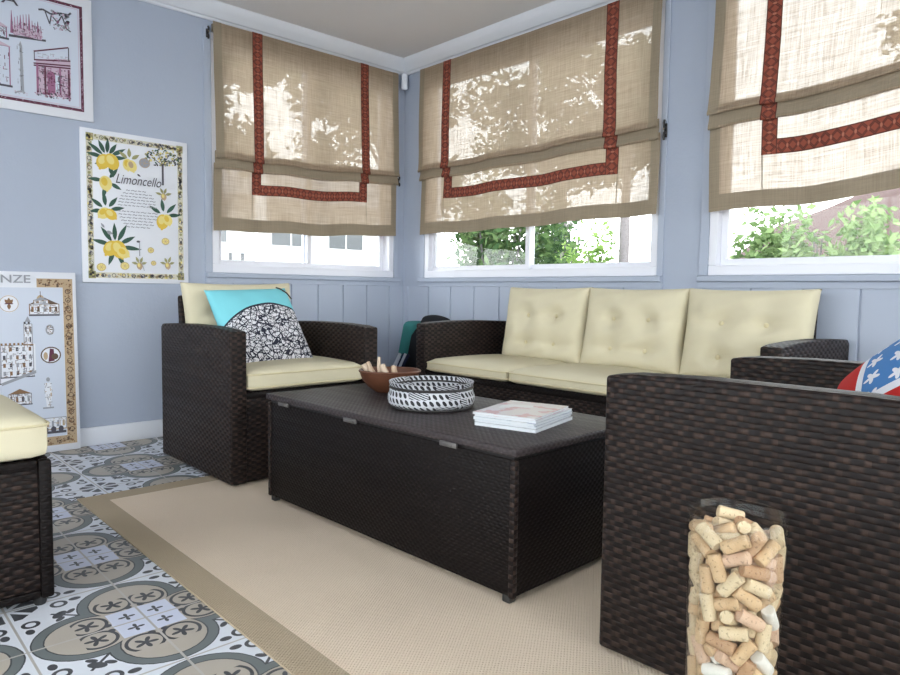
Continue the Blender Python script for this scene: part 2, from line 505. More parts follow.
# baseboards
for nm, side, s0, s1 in (('baseboard_left', 'left', YF, YB), ('baseboard_back', 'back', XL + .02, XR), ('baseboard_right', 'right', YF, YB - .02), ('baseboard_front', 'front', XL + .02, XR - .02)):
    bm = NB(); WB(side)(bm, s0, s1, 0, .018, 0, .10, .005)
    struct(obj(nm, bm, M_WHITE))
# crown moulding, mitred into the corner
CR = [(0, 2.425), (.012, 2.425), (.020, 2.437), (.030, 2.440), (.060, 2.470), (.078, 2.493), (.082, 2.505), (.088, 2.515), (0, 2.515)]
def crown(name, side, e0, e1, m0, m1):
    bm = NB(); A = []; Bv = []
    for o, z in CR:
        for L, e, mt in ((A, e0, m0), (Bv, e1, m1)):
            s = e + mt * o
            L.append(bm.verts.new({'left': (XL + o, s, z), 'back': (s, YB - o, z), 'right': (XR - o, s, z), 'front': (s, YF + o, z)}[side]))
    n = len(CR); bm.faces.new(A); bm.faces.new(Bv[::-1])
    for i in range(n): bm.faces.new([A[i], Bv[i], Bv[(i + 1) % n], A[(i + 1) % n]])
    return struct(obj(name, bm, M_WHITE, angle=0.35))
crown('trim_3', 'left', YF, YB, 1, -1); crown('trim_4', 'back', XL, XR, 1, -1)
crown('trim_5', 'right', YF, YB, 1, -1); crown('trim_6', 'front', XL, XR, 1, -1)

# ------------------------------------------------------------------ roman blinds
def spline(P, k=8):
    out = []
    for i in range(len(P) - 1):
        p0 = P[max(i - 1, 0)]; p1 = P[i]; p2 = P[i + 1]; p3 = P[min(i + 2, len(P) - 1)]
        for j in range(k):
            t = j / k
            out.append(tuple(0.5 * (2 * b + (c - a) * t + (2 * a - 5 * b + 4 * c - d) * t * t + (3 * b - a - 3 * c + d) * t ** 3) for a, b, c, d in zip(p0, p1, p2, p3)))
    out.append(P[-1]); return out
def blind(label, side, s0, s1, zt, zf, zb, rib, ribz, tilt, waves, seed, hemw=.05, band=.062):
    W = s1 - s0
    prof = [(.048, zt), (.05, zt - .01)] + [(.05 + .010 * t, zt + (zf + .06 - zt) * t) for t in (.25, .5, .75, .9)]
    prof += [(.066, zf + .03), (.074, zf + .004), (.070, zf - .006), (.060, zf + .006), (.054, zf + .035), (.048, zf + .03)]
    prof += [(.050, zf - .02), (.060, zf - band + .006), (.056, zf - band - .004), (.048, zf - band + .006), (.042, zf - band + .03), (.036, zf - band + .024), (.036, zf - band - .03)]
    low0 = len(prof) - 1
    prof += [(.040 + .004 * t, zf - band - .03 + (zb - zf + band + .03) * t) for t in (.33, .66, 1.0)]
    K = 6
    P = spline(prof, K); n = len(P); vlow = low0 * K
    arc = [0.0]
    for i in range(1, n): arc.append(arc[-1] + math.dist(P[i], P[i - 1]))
    rr = random.Random(seed); ph = [rr.uniform(0, 6.28) for _ in range(5)]
    def surf(s, v, off):
        i = min(int(v), n - 2); t = v - i
        o = P[i][0] * (1 - t) + P[i + 1][0] * t; z = P[i][1] * (1 - t) + P[i + 1][1] * t
        a, b_ = P[max(i - 1, 0)], P[min(i + 2, n - 1)]
        dx, dz = b_[0] - a[0], b_[1] - a[1]; L = math.hypot(dx, dz) or 1
        o += -dz / L * off; z += dx / L * off
        w = min(1.0, max(0.0, (zt - z) / (zt - zf)))
        w2 = w * w
        q = (s - s0) / W
        z += w2 * (tilt * (q - .5) + sum(A * math.sin(f * q * 2 * PI + p) for A, f, p in waves))
        o += w * (.006 * math.sin(q * W * 11 + ph[0]) + .004 * math.sin(q * W * 23 + ph[1] + z * 3)) * (1 if z < zf + .3 else .6)
        s2 = s + .008 * math.sin(z * 5 + ph[2]) * w
        return (XL + o, s2, z) if side == 'left' else (s2, YB - o, z)
    root = thing('roman_blind', label, 'blind', (XL, (s0 + s1) / 2, zt) if side == 'left' else ((s0 + s1) / 2, YB, zt), group=None)
    loc = root.location.copy()
    def vz(z):   # profile index of a height on the lower panel
        for i in range(vlow, n - 1):
            if P[i + 1][1] <= z: return i + (P[i][1] - z) / (P[i][1] - P[i + 1][1])
        return n - 1
    def strip(bm, sa, sb, va, vb, off, ns, uvmode):
        uvl = bm.loops.layers.uv.verify()
        vs = [va] + [i for i in range(int(va) + 1, int(math.ceil(vb)))] + [vb]
        if len(vs) < 4: vs = [va + (vb - va) * i / 4 for i in range(5)]
        def arcv(v):
            i = min(int(v), n - 2); return arc[i] + (arc[i + 1] - arc[i]) * (v - i)
        g = [[bm.verts.new(Vector(surf(sa + (sb - sa) * k / ns, v, off)) - loc) for k in range(ns + 1)] for v in vs]
        for j in range(len(vs) - 1):
            for k in range(ns):
                f = bm.faces.new([g[j][k], g[j][k + 1], g[j + 1][k + 1], g[j + 1][k]])
                for lp, (kk, jj) in zip(f.loops, ((k, j), (k + 1, j), (k + 1, j + 1), (k, j + 1))):
                    s = sa + (sb - sa) * kk / ns; a = arcv(vs[jj])
                    if uvmode == 'm': lp[uvl].uv = (s, a)
                    elif uvmode == 'v': lp[uvl].uv = (kk / ns, a / (sb - sa))
                    else: lp[uvl].uv = ((a - arcv(va)) / (arcv(vb) - arcv(va)), s / (arcv(vb) - arcv(va)))
    NS = 64
    bm = NB(); strip(bm, s0, s1, 0, n - 1, 0, NS, 'm'); obj('cloth', bm, M_BURLAP, root, uv=None, recalc=False, angle=1.4)
    bm = NB()
    vb0 = vz(zb + .078)
    strip(bm, s0 - .001, s0 + hemw, 0, n - 1, .0016, 3, 'm'); strip(bm, s1 - hemw, s1 + .001, 0, n - 1, .0016, 3, 'm')
    strip(bm, s0 + hemw, s1 - hemw, vb0, n - 1, .0016, NS, 'm')
    strip(bm, s0, s1, n - 1 - .01, n - 1, .0020, NS, 'm')
    # the pleat at the lift line is several layers thick
    strip(bm, s0 + hemw, s1 - hemw, 11 * K + 3, 13 * K, .0016, NS, 'm')
    # stitched seams running down from the ribbon
    for q in (rib[0] + .004, rib[3] - .004): strip(bm, q - .003, q + .003, vz(ribz[0]), vb0, .0018, 1, 'm')
    obj('hem', bm, M_HEM, root, uv=None, recalc=False, angle=1.4)
    bm = NB(); v1 = vz(ribz[0]); v2 = vz(ribz[1])
    strip(bm, rib[0], rib[1], 1, v1, .0035, 3, 'v'); strip(bm, rib[2], rib[3], 1, v1, .0035, 3, 'v')
    strip(bm, rib[1], rib[2], v2, v1, .0035, NS, 'h')
    obj('ribbon_trim', bm, M_RIB, root, uv=None, recalc=False, angle=1.4)
    # head batten the cloth is nailed to
    bm = NB(); B = WB(side); B(bm, s0 + .004, s1 - .004, .012, .045, zt - .045, zt - .002, .003)
    o = obj('head_batten', bm, M_HEM, root); o.location = -loc
    return root
blind('tan burlap roman blind with red ribbon on the left wall window', 'left', 1.772, 3.145, 2.405, 1.652, 1.222, (2.016, 2.083, 2.815, 2.882), (1.452, 1.518), .055, [(.006, 1.3, .5), (.004, 3, 1)], 1)
blind('tan burlap roman blind on the window just right of the room corner', 'back', -3.788, -1.905, 2.405, 1.705, 1.262, (-3.545, -3.468, -2.236, -2.157), (1.497, 1.566), .012, [(.004, 1.0, 2.2), (.004, 3, 0)], 2)
blind('tan burlap roman blind on the rightmost window, brightly lit from behind', 'back', -1.622, .235, 2.405, 1.735, 1.272, (-1.379, -1.310, -.08, -.01), (1.505, 1.574), .0, [(.018, 1.0, -1.6), (.010, 2.6, .3)], 3, band=.068)

# cleats and the sensor in the corner
def cleat(label, side, s, z, h=.10):
    B = WB(side)
    loc = (XL, s, z) if side == 'left' else (s, YB, z)
    r = thing('cord_cleat', label, 'cord cleat', loc)
    bm = NB(); B(bm, s - .008, s + .008, .0105, .018, z - h * .35, z + h * .35, .002)
    o = obj('base_plate', bm, M_DARK, r); o.location = (-loc[0], -loc[1], -loc[2])
    bm = NB()
    def P(o, dz): return (o, 0, dz) if side == 'left' else (0, -o, dz)
    tube(bm, [P(.012, .012), P(.03, .014), P(.034, h * .35), P(.028, h * .5)], .006); tube(bm, [P(.012, -.012), P(.03, -.014), P(.034, -h * .35), P(.028, -h * .5)], .006)
    obj('horn', bm, M_DARK, r)
    bm = NB(); tube(bm, [P(.026 + .012 * math.cos(t), .018 * math.sin(t * .5)) for t in [i * .5 for i in range(13)]], .0025, 6)
    obj('cord', bm, M_HEM, r)
cleat('black cord cleat on the wall beside the middle blind', 'back', -1.885, 1.695)
cleat('small black cord cleat at the right edge of the left wall blind', 'left', 3.178, 1.655, .07)
cleat('small black hook at the top left corner of the left wall blind', 'left', 1.752, 2.345, .07)
bm = NB(); box(bm, -.022, .022, -.022, .022, -.055, .055, .010, 3)
box(bm, .020, .0235, -.010, .010, -.03, .01, .0015)
o = obj('motion_sensor', bm, M_WHITE); o.location = (XL + .045, YB - .04, 2.366); o.rotation_euler = (0, 0, -PI / 4)
tag(o, 'small white sensor box high in the room corner', 'sensor')

# ------------------------------------------------------------------ posters
class Draw:
    """flat print made of thin ink shapes in poster coordinates (u right, v up), metres"""
    def __init__(s): s.v = []; s.f = []; s.m = []; s.k = 0; s.hold = 0
    def poly(s, pts, m):
        e = .0003 + 8e-6 * s.k
        if not s.hold: s.k += 1
        b = len(s.v); s.v += [(e, p[0], p[1]) for p in pts]; s.f.append(tuple(range(b, b + len(pts)))); s.m.append(m)
    def line(s, a, b, w, m):
        d = math.hypot(b[0] - a[0], b[1] - a[1])
        if d < 1e-6: return
        nx, ny = -(b[1] - a[1]) / d * w / 2, (b[0] - a[0]) / d * w / 2
        s.poly([(a[0] + nx, a[1] + ny), (a[0] - nx, a[1] - ny), (b[0] - nx, b[1] - ny), (b[0] + nx, b[1] + ny)], m)
    def path(s, pts, w, m):
        s.hold += 1
        for a, b in zip(pts, pts[1:]): s.line(a, b, w, m)
        s.hold -= 1
        if not s.hold: s.k += 1
    def ell(s, c, rx, ry, m, rot=0, n=18):
        ca, sa = math.cos(rot), math.sin(rot)
        s.poly([(c[0] + rx * math.cos(2 * PI * k / n) * ca - ry * math.sin(2 * PI * k / n) * sa, c[1] + rx * math.cos(2 * PI * k / n) * sa + ry * math.sin(2 * PI * k / n) * ca) for k in range(n)], m)
    def ring(s, c, r, w, m, n=20, a0=0, a1=2 * PI):
        s.path([(c[0] + r * math.cos(a0 + (a1 - a0) * k / n), c[1] + r * math.sin(a0 + (a1 - a0) * k / n)) for k in range(n + 1)], w, m)
    def rect(s, x0, x1, y0, y1, m): s.poly([(x0, y0), (x1, y0), (x1, y1), (x0, y1)], m)
    def leaf(s, c, L, w, a, m):
        pts = []
        for k in range(13):
            t = k / 12; pts.append((t * L, w * math.sin(PI * t ** .8)))
        pts += [(p[0], -p[1]) for p in pts[-2:0:-1]]
        s.poly([(c[0] + p[0] * math.cos(a) - p[1] * math.sin(a), c[1] + p[0] * math.sin(a) + p[1] * math.cos(a)) for p in pts], m)
    def mottle(s, x0, x1, y0, y1, n, ms, rmin, rmax, rr):
        s.hold += 1
        for _ in range(n):
            r = rr.uniform(rmin, rmax)
            s.ell((rr.uniform(x0 + r, x1 - r), rr.uniform(y0 + r, y1 - r)), r, r * rr.uniform(.5, 1), rr.choice(ms), rr.uniform(0, 3), 7)
        s.hold -= 1; s.k += 1
    def hatch(s, x0, x1, y0, y1, n, w, ms, rr, tilt=.3):
        for _ in range(n):
            x, y = rr.uniform(x0, x1), rr.uniform(y0, y1); L = rr.uniform(.006, .02)
            a = rr.choice((0, PI / 2, PI / 2, rr.uniform(-tilt, tilt)))
            s.hold += 1; s.line((x, y), (min(x1, x + L * math.cos(a)), min(y1, y + L * math.sin(a))), w, rr.choice(ms)); s.hold -= 1
        s.k += 1
    def make(s, name, mats, parent): return pymesh(name, s.v, s.f, mats, parent, s.m)
def lettering(name, text, parent, u0, u1, v0, h, mat, shear=0.0, thin=0.0):
    cu = bpy.data.curves.new('letters', 'FONT'); cu.body = text; cu.size = 1.0; cu.shear = shear; cu.offset = thin
    ob = bpy.data.objects.new('letters', cu); COL.objects.link(ob)
    bpy.context.view_layer.update()
    me = bpy.data.meshes.new_from_object(ob.evaluated_get(bpy.context.evaluated_depsgraph_get()))
    bpy.data.objects.remove(ob); bpy.data.curves.remove(cu)
    xs = [v.co.x for v in me.vertices]; x0, x1 = min(xs), max(xs)
    for v in me.vertices:
        v.co = Vector((.0045, u0 + (v.co.x - x0) / (x1 - x0) * (u1 - u0), v0 + v.co.y * h / .72))
    me.materials.clear(); me.materials.append(mat)
    o = bpy.data.objects.new(name, me); COL.objects.link(o); o.parent = parent
    return o
def board(label, loc, W, H, rot=(0, 0, 0)):
    """origin at the lower left corner; the face looks along +x"""
    r = thing('poster', label, 'poster', loc, rot=rot)
    bm = NB(); box(bm, -.012, 0, 0, W, 0, H, .0015)
    obj('panel', bm, M_POSTW, r)
    return r
I_MAR = flat('maroon_ink', (0.10, 0.018, 0.045), .7); I_PLUM = flat('plum_ink', (0.30, 0.12, 0.22), .7); I_INK = flat('dark_grey_ink', (0.07, 0.065, 0.085), .7)
I_PINK = flat('pale_pink_ink', (0.52, 0.40, 0.50), .7); I_GREY = flat('grey_ink', (0.30, 0.31, 0.35), .7); I_WASH = flat('pale_blue_ink', (0.57, 0.615, 0.72), .7)
I_YEL = flat('lemon_yellow_ink', (0.68, 0.47, 0.06), .7); I_YEL2 = flat('pale_lemon_ink', (0.74, 0.62, 0.22), .7); I_GRN = flat('dark_green_ink', (0.03, 0.085, 0.06), .7)
I_OLV = flat('olive_ink', (0.30, 0.29, 0.14), .7); I_BRN = flat('brown_ink', (0.22, 0.12, 0.06), .7); I_BRN2 = flat('dark_brown_ink', (0.10, 0.06, 0.04), .7); I_TAN = flat('tan_ink', (0.45, 0.33, 0.21), .7)

# upper poster: city monuments in plum ink
def poster_city():
    W, H = .96, .625
    r = board('white city poster with maroon border and sketched arch, topmost on the left wall', (XL + .0135, 1.129 - W, 1.724), W, H)
    rr = random.Random(3); D = Draw()
    def q(u, v): return (W + u, v)
    m = .045
    D.rect(m, W - m, m, H - m, 5)
    t = .014
    for (x0, x1, y0, y1) in ((m, W - m, m, m + t), (m, W - m, H - m - t, H - m), (m, m + t, m, H - m), (W - m - t, W - m, m, H - m)):
        D.rect(x0, x1, y0, y1, 0)
        D.mottle(x0, x1, y0, y1, 70, (3, 1), .0015, .003, rr)
    for d in (.020,): 
        D.path([(m + d, m + d), (W - m - d, m + d), (W - m - d, H - m - d), (m + d, H - m - d), (m + d, m + d)], .003, 3)
    # triumphal arch
    a0, a1 = W - .262, W - .105
    D.rect(a0, a1, .10, .30, 3)
    D.poly([(a0 - .006, .265), (a1 - .01, .300), (a1 - .01, .352), (a0 - .006, .300)], 5)
    for p in (((a0 - .008, .303), (a1 - .008, .358)), ((a0 - .008, .262), (a1, .292)), ((a0 - .010, .235), (a1, .255)), ((a0 - .010, .245), (a1, .268))): D.line(p[0], p[1], .007, 0)
    D.line((a0 - .006, .262), (a0 - .006, .30), .004, 2); D.line((a1 - .008, .29), (a1 - .008, .358), .005, 2)
    for k, x in enumerate((a0 + .006, a0 + .04, a0 + .108, a0 + .148)): D.line((x, .10), (x, .245), .009, 0 if k % 2 else 1)
    D.rect(a0 + .050, a0 + .085, .11, .20, 1); D.ell((a0 + .067, .20), .018, .022, 1); D.rect(a0 + .086, a0 + .104, .12, .21, 5); D.line((a0 + .105, .12), (a0 + .105, .215), .005, 2)
    D.hatch(a0, a1, .10, .24, 150, .003, (0, 1, 2), rr)
    D.hatch(a0, a1 - .01, .27, .31, 30, .002, (1, 4), rr)
    D.mottle(a0 - .01, a1 + .005, .085, .12, 45, (0, 1, 2, 3), .003, .007, rr)
    # obelisk
    D.poly([(W - .342, .095), (W - .316, .095), (W - .320, .315), (W - .327, .338), (W - .336, .315)], 4)
    D.poly([(W - .342, .095), (W - .331, .095), (W - .331, .315), (W - .336, .315)], 5); D.hatch(W - .342, W - .316, .09, .32, 30, .002, (2, 4), rr); D.mottle(W - .36, W - .30, .078, .10, 16, (4, 3), .003, .006, rr)
    # spired church above a dark base
    D.poly([(W - .375, .348), (W - .215, .362), (W - .215, .372), (W - .375, .360)], 2)
    for k in range(11):
        x = W - .362 + k * .0125; b_ = .372 + rr.uniform(-.004, .01); t_ = .455 + .045 * rr.random() - abs(k - 4) * .004
        D.poly([(x - .007, b_), (x + .007, b_), (x + .001, t_), (x - .001, t_)], 3 if k % 3 else 1)
        D.line((x + .004, b_), (x, t_), .002, 2 if k > 7 else 1)
    D.rect(W - .355, W - .232, .365, .398, 3); D.hatch(W - .36, W - .225, .362, .43, 90, .0025, (0, 1, 1, 2), rr)
    # bridge-like sketch, upper right
    D.path([q(-.245, .512), q(-.225, .518), q(-.190, .505), q(-.150, .520), q(-.110, .522), q(-.098, .535)], .009, 2)
    D.path([q(-.215, .51), q(-.196, .455), q(-.188, .50), q(-.160, .47), q(-.140, .51), q(-.120, .45), q(-.100, .44)], .006, 2)
    D.mottle(W - .20, W - .10, .43, .53, 60, (1, 2, 3, 4), .003, .008, rr)
    # buildings at the left
    for x0, x1, y0, y1 in ((.06, .30, .12, .30), (.36, .585, .11, .30), (.42, .575, .335, .39), (.08, .33, .34, .44)):
        D.rect(x0, x1, y0, y1, 5); D.path([(x0, y0), (x1, y0), (x1, y1), (x0, y1), (x0, y0)], .005, 1)
        D.poly([(x0 - .01, y1), (x1 + .01, y1), ((x0 + x1) / 2, y1 + .045)], 3); D.hatch(x0, x1, y0, y1, 110, .003, (0, 1, 2, 4), rr)
        D.line((x0 - .01, y0), (x1 + .01, y0), .010, 2)
    D.make('print', [I_MAR, I_PLUM, I_INK, I_PINK, I_GREY, I_WASH], r)
    lettering('title_lettering', 'ROMA', r, .32, W - .331, .502, .052, I_INK)
poster_city()

def poster_lemon():
    W, H = .565, .81
    r = board('lemon poster of yellow fruit around a recipe, middle of the left wall', (XL + .0135, 1.060, .882), W, H)
    rr = random.Random(4); D = Draw()   # 0 yellow 1 pale lemon 2 green 3 olive 4 dark 5 grey 6 tan
    for (x0, x1, y0, y1) in ((.028, .058, .03, .78), (W - .058, W - .028, .03, .78), (.028, W - .028, .025, .055), (.028, W - .028, .755, .785)):
        L = max(x1 - x0, y1 - y0); D.rect(x0, x1, y0, y1, 7)
        D.mottle(x0, x1, y0, y1, int(L * 170), (3, 3, 4, 5, 6, 1), .003, .010, rr)
        n = int(L / .05)
        for k in range(n):
            c = ((x0 + x1) / 2 if x1 - x0 < .05 else x0 + (k + .5) * L / n, (y0 + y1) / 2 if y1 - y0 < .05 else y0 + (k + .5) * L / n)
            D.ring(c, .010, .003, 4, 8)
    for sx in (.028, W - .062):
        for sy in (.022, .748): D.rect(sx, sx + .036, sy, sy + .040, 3); D.mottle(sx, sx + .036, sy, sy + .04, 12, (4, 1, 6), .004, .008, rr)
    def lemon(c, s, a, cols=(0, 1)):
        D.ell(c, s * 1.25, s, cols[0], a); D.ell((c[0] - s * .2, c[1] + s * .25), s * .7, s * .5, cols[1], a)
        D.ell((c[0] + 1.2 * s * math.cos(a), c[1] + 1.2 * s * math.sin(a)), s * .25, s * .2, cols[0], a)
    def spray(c, L, angs, w=.011, m=2):
        for a in angs: D.leaf((c[0] + .3 * L * math.cos(a), c[1] + .3 * L * math.sin(a)), L * rr.uniform(.8, 1.1), w, a, m)
    spray((.130, .668), .085, (.1, .55, 1.0, 1.5, 2.0, 2.5, 3.0)); spray((.135, .64), .06, (-1.2, 3.3))
    lemon((.112, .645), .034, -2.0); lemon((.155, .650), .036, -1.1)
    spray((.128, .545), .075, (.9, -.5, 3.1, -1.8)); lemon((.122, .532), .032, -1.4, (1, 0))
    spray((.122, .39), .075, (.2, .9, 1.7, 2.5, 3.3)); lemon((.110, .372), .028, -2.4, (1, 0)); lemon((.145, .368), .027, -.7)
    spray((.428, .385), .075, (.1, .8, 1.7, 2.6)); lemon((.420, .350), .034, -1.7); lemon((.448, .362), .026, -1.2, (1, 0))
    spray((.165, .20), .10, (-.1, .5, 1.1, 1.6, 2.2, 2.9, -1.9, -1.2), .012); lemon((.142, .186), .036, -2.2); lemon((.182, .182), .040, -1.2); lemon((.205, .165), .028, -.6, (1, 0))
    spray((.246, .670), .05, (.6, 1.6, 2.5), .010, 3); lemon((.236, .645), .026, -1.5, (1, 0)); lemon((.258, .640), .026, -1.3, (1, 6))
    # tree
    for _ in range(120):
        a, q = rr.uniform(0, 2 * PI), math.sqrt(rr.random()); c = (.425 + .095 * q * math.cos(a), .705 + .048 * q * math.sin(a))
        D.leaf(c, rr.uniform(.010, .02), .0045, rr.uniform(0, 6.3), rr.choice((3, 3, 4, 1, 2)))
    D.line((.424, .555), (.424, .67), .011, 4)
    for a in (.6, 1.1, 1.9, 2.5): D.line((.424, .665), (.424 + .07 * math.cos(a), .665 + .06 * math.sin(a)), .004, 4)
    # slice
    for c, s in (((.325, .665), .030), ((.352, .186), .018), ((.434, .240), .022), ((.212, .093), .024), ((.092, .083), .024), ((.366, .114), .015)):
        D.ell(c, s, s * .9, 1 if s < .03 else 5); D.ring(c, s * .85, .003, 6, 14)
        for k in range(6): D.line(c, (c[0] + s * .7 * math.cos(k * 1.05), c[1] + s * .7 * math.sin(k * 1.05)), .002, 6)
    for c in ((.290, .104), (.445, .110), (.427, .499)):
        spray(c, .035, (.3, 1.2, 2.0, 2.9), .007, 3); lemon((c[0], c[1] - .008), .016, -1.4, (6, 1))
    spray((.117, .286), .035, (-.6, -.9, 2.2), .006, 5)
    D.line((.291, .15), (.291, .225), .005, 5); D.line((.300, .12), (.315, .07), .003, 5); D.ell((.285, .23), .010, .006, 4); D.leaf((.285, .60), .022, .005, -.6, 4)
    for k in range(13):        # the hand-written recipe, an oval block of fine lines
        v = .505 - k * .0165; D.hold = 1 if k < 12 else 0
        if k == 6: continue
        hw = .100 * math.sqrt(max(.12, 1 - ((k - 6) / 7.2) ** 2)); x = .28 - hw
        while x < .28 + hw:
            L = rr.uniform(.012, .032); D.path([(x, v), (x + L * .35, v + .004), (x + L * .7, v - .001), (x + L, v + .003)], .0042, 5); x += L + .006
    D.make('print', [I_YEL, I_YEL2, I_GRN, I_OLV, I_INK, I_GREY, I_TAN, flat('cream_ink', (.60, .57, .46), .7)], r)
    lettering('title_lettering', 'Limoncello', r, .172, .415, .540, .052, I_INK, .35)
poster_lemon()

def poster_town():
    W, H = .66, .928
    r = board('city poster with brown mosaic border, standing on the floor against the left wall', (XL + .052, 1.022 - W, .0025), W, H, (0, -.032, 0))
    rr = random.Random(6); D = Draw()   # 0 brown 1 dark brown 2 tan 3 grey 4 ink 5 wash 6 plum
    bands = ((W - .062, W - .016, .035, .890), (.016, .062, .035, .890), (.016, W - .016, .035, .080), (.016, .190, .850, .895), (W - .180, W - .016, .850, .895))
    for (x0, x1, y0, y1) in bands:
        D.rect(x0, x1, y0, y1, 2); D.mottle(x0, x1, y0, y1, int((x1 - x0) * (y1 - y0) * 9500), (0, 0, 1, 2, 2), .003, .007, rr)
        for k in range(max(2, int((y1 - y0) / .045))):
            if x1 - x0 < .05: D.ring(((x0 + x1) / 2, y0 + .03 + k * .045), .012, .0035, 1, 8)
    D.rect(.064, W - .064, .082, .848, 5)
    def bld(x0, x1, y0, y1, n, ms, top='gable'):
        D.rect(x0, x1, y0, y1, 7); D.path([(x0, y0), (x1, y0), (x1, y1), (x0, y1), (x0, y0)], .004, ms[0])
        if top == 'gable': D.poly([(x0, y1), (x1, y1), ((x0 + x1) / 2, y1 + (x1 - x0) * .25)], ms[1])
        if top == 'cren':
            k = x0
            while k < x1: D.rect(k, k + .009, y1, y1 + .011, ms[1]); k += .018
        nx = max(2, int((x1 - x0) / .024)); ny = max(1, int((y1 - y0) / .04))
        for i in range(nx):
            for j in range(ny):
                D.rect(x0 + (i + .3) * (x1 - x0) / nx, x0 + (i + .7) * (x1 - x0) / nx, y0 + (j + .25) * (y1 - y0) / ny, y0 + (j + .75) * (y1 - y0) / ny, ms[(i + j) % len(ms)])
        D.hatch(x0, x1, y0, y1, n, .0025, ms, rr); D.line((x0 - .004, y0), (x1 + .004, y0), .006, ms[-1])
    def q(u): return W + u
    bld(q(-.215), q(-.082), .712, .765, 70, (0, 1, 3)); D.ell((q(-.165), .785), .018, .026, 2); D.line((q(-.165), .80), (q(-.165), .83), .003, 1)
    bld(q(-.195), q(-.130), .765, .785, 20, (0, 3)); D.line((q(-.218), .708), (q(-.08), .708), .007, 4)
    # crowned emblem
    c = (q(-.303), .767); D.ell(c, .040, .044, 7); D.ring(c, .040, .003, 2)
    for a, L in ((PI / 2, .030), (PI / 2 + .7, .028), (PI / 2 - .7, .028), (-PI / 2, .030)): D.leaf(c, L, .008, a, 0)
    D.line((c[0] - .018, c[1]), (c[0] + .018, c[1]), .005, 6)
    c = (q(-.127), .633); D.ell(c, .020, .027, 3); D.ell(c, .012, .018, 7); D.hatch(c[0] - .014, c[0] + .014, c[1] - .02, c[1] + .02, 16, .003, (4, 0), rr)
    c = (q(-.126), .503); D.ell(c, .047, .043, 1); D.ell(c, .041, .037, 7); D.poly([(c[0] - .012, c[1] - .035), (c[0] + .016, c[1] - .03), (c[0] + .014, c[1] + .03), (c[0] - .004, c[1] + .034)], 6); D.ell((c[0] + .018, c[1] - .008), .016, .016, 1); D.ell((c[0] - .024, c[1] - .004), .010, .020, 2)
    # large palace with its tower, three quarter view
    D.poly([(q(-.50), .36), (q(-.345), .375), (q(-.195), .43), (q(-.195), .565), (q(-.345), .56), (q(-.50), .53)], 7)
    bld(q(-.345), q(-.205), .40, .56, 120, (3, 0, 4), 'cren'); bld(q(-.50), q(-.35), .37, .54, 120, (3, 0, 1), 'cren'); bld(q(-.243), q(-.207), .56, .665, 40, (3, 4, 0), 'cren')
    D.poly([(q(-.238), .676), (q(-.212), .676), (q(-.225), .705)], 3); D.poly([(q(-.345), .375), (q(-.195), .43), (q(-.195), .415), (q(-.345), .36)], 3)
    # standing draped figure
    D.ell((q(-.143), .378), .009, .011, 3); D.poly([(q(-.160), .36), (q(-.130), .362), (q(-.126), .30), (q(-.136), .235), (q(-.152), .235), (q(-.158), .30)], 7)
    D.hatch(q(-.160), q(-.126), .235, .36, 34, .003, (3, 3, 2), rr); D.line((q(-.17), .232), (q(-.12), .232), .008, 3)
    bld(q(-.32), q(-.22), .26, .315, 60, (3, 0, 4)); bld(q(-.215), q(-.065), .118, .178, 60, (3, 3, 2), 'flat'); D.line((q(-.20), .104), (q(-.066), .102), .013, 4)
    for k in range(4): D.ell((q(-.195) + k * .035, .118), .012, .016, 4)
    bld(.09, .22, .60, .78, 90, (0, 3, 4)); bld(.09, .20, .30, .48, 90, (0, 3, 4)); bld(.09, .36, .12, .22, 110, (3, 0, 4))
    D.make('print', [I_BRN, I_BRN2, I_TAN, I_GREY, I_INK, I_WASH, I_MAR, M_POSTW], r)
    lettering('title_lettering', 'FIRENZE', r, .20, W - .207, .872, .040, I_GREY, 0, .012)
poster_town()

# ------------------------------------------------------------------ rug
RZ = .006
def rug():
    x0, x1, y0, y1, bw = -3.012, .35, .757, 2.78, .095
    r = thing('area_rug', 'large tan jute rug with a darker cotton border', 'rug', ((x0 + x1) / 2, (y0 + y1) / 2, 0))
    cx, cy = r.location.x, r.location.y
    bm = NB(); box(bm, x0 + bw - cx, x1 - bw - cx, y0 + bw - cy, y1 - bw - cy, .0003, RZ - .001)
    obj('weave', bm, M_JUTE, r, smooth=False)
    bm = NB()
    for a in ((x0, x1, y0, y0 + bw), (x0, x1, y1 - bw, y1), (x0, x0 + bw, y0 + bw, y1 - bw), (x1 - bw, x1, y0 + bw, y1 - bw)):
        box(bm, a[0] - cx, a[1] - cx, a[2] - cy, a[3] - cy, .0003, RZ, .0015)
    obj('border', bm, M_JUTEB, r, smooth=False)
    # two small stains on the weave
    return r
rug()

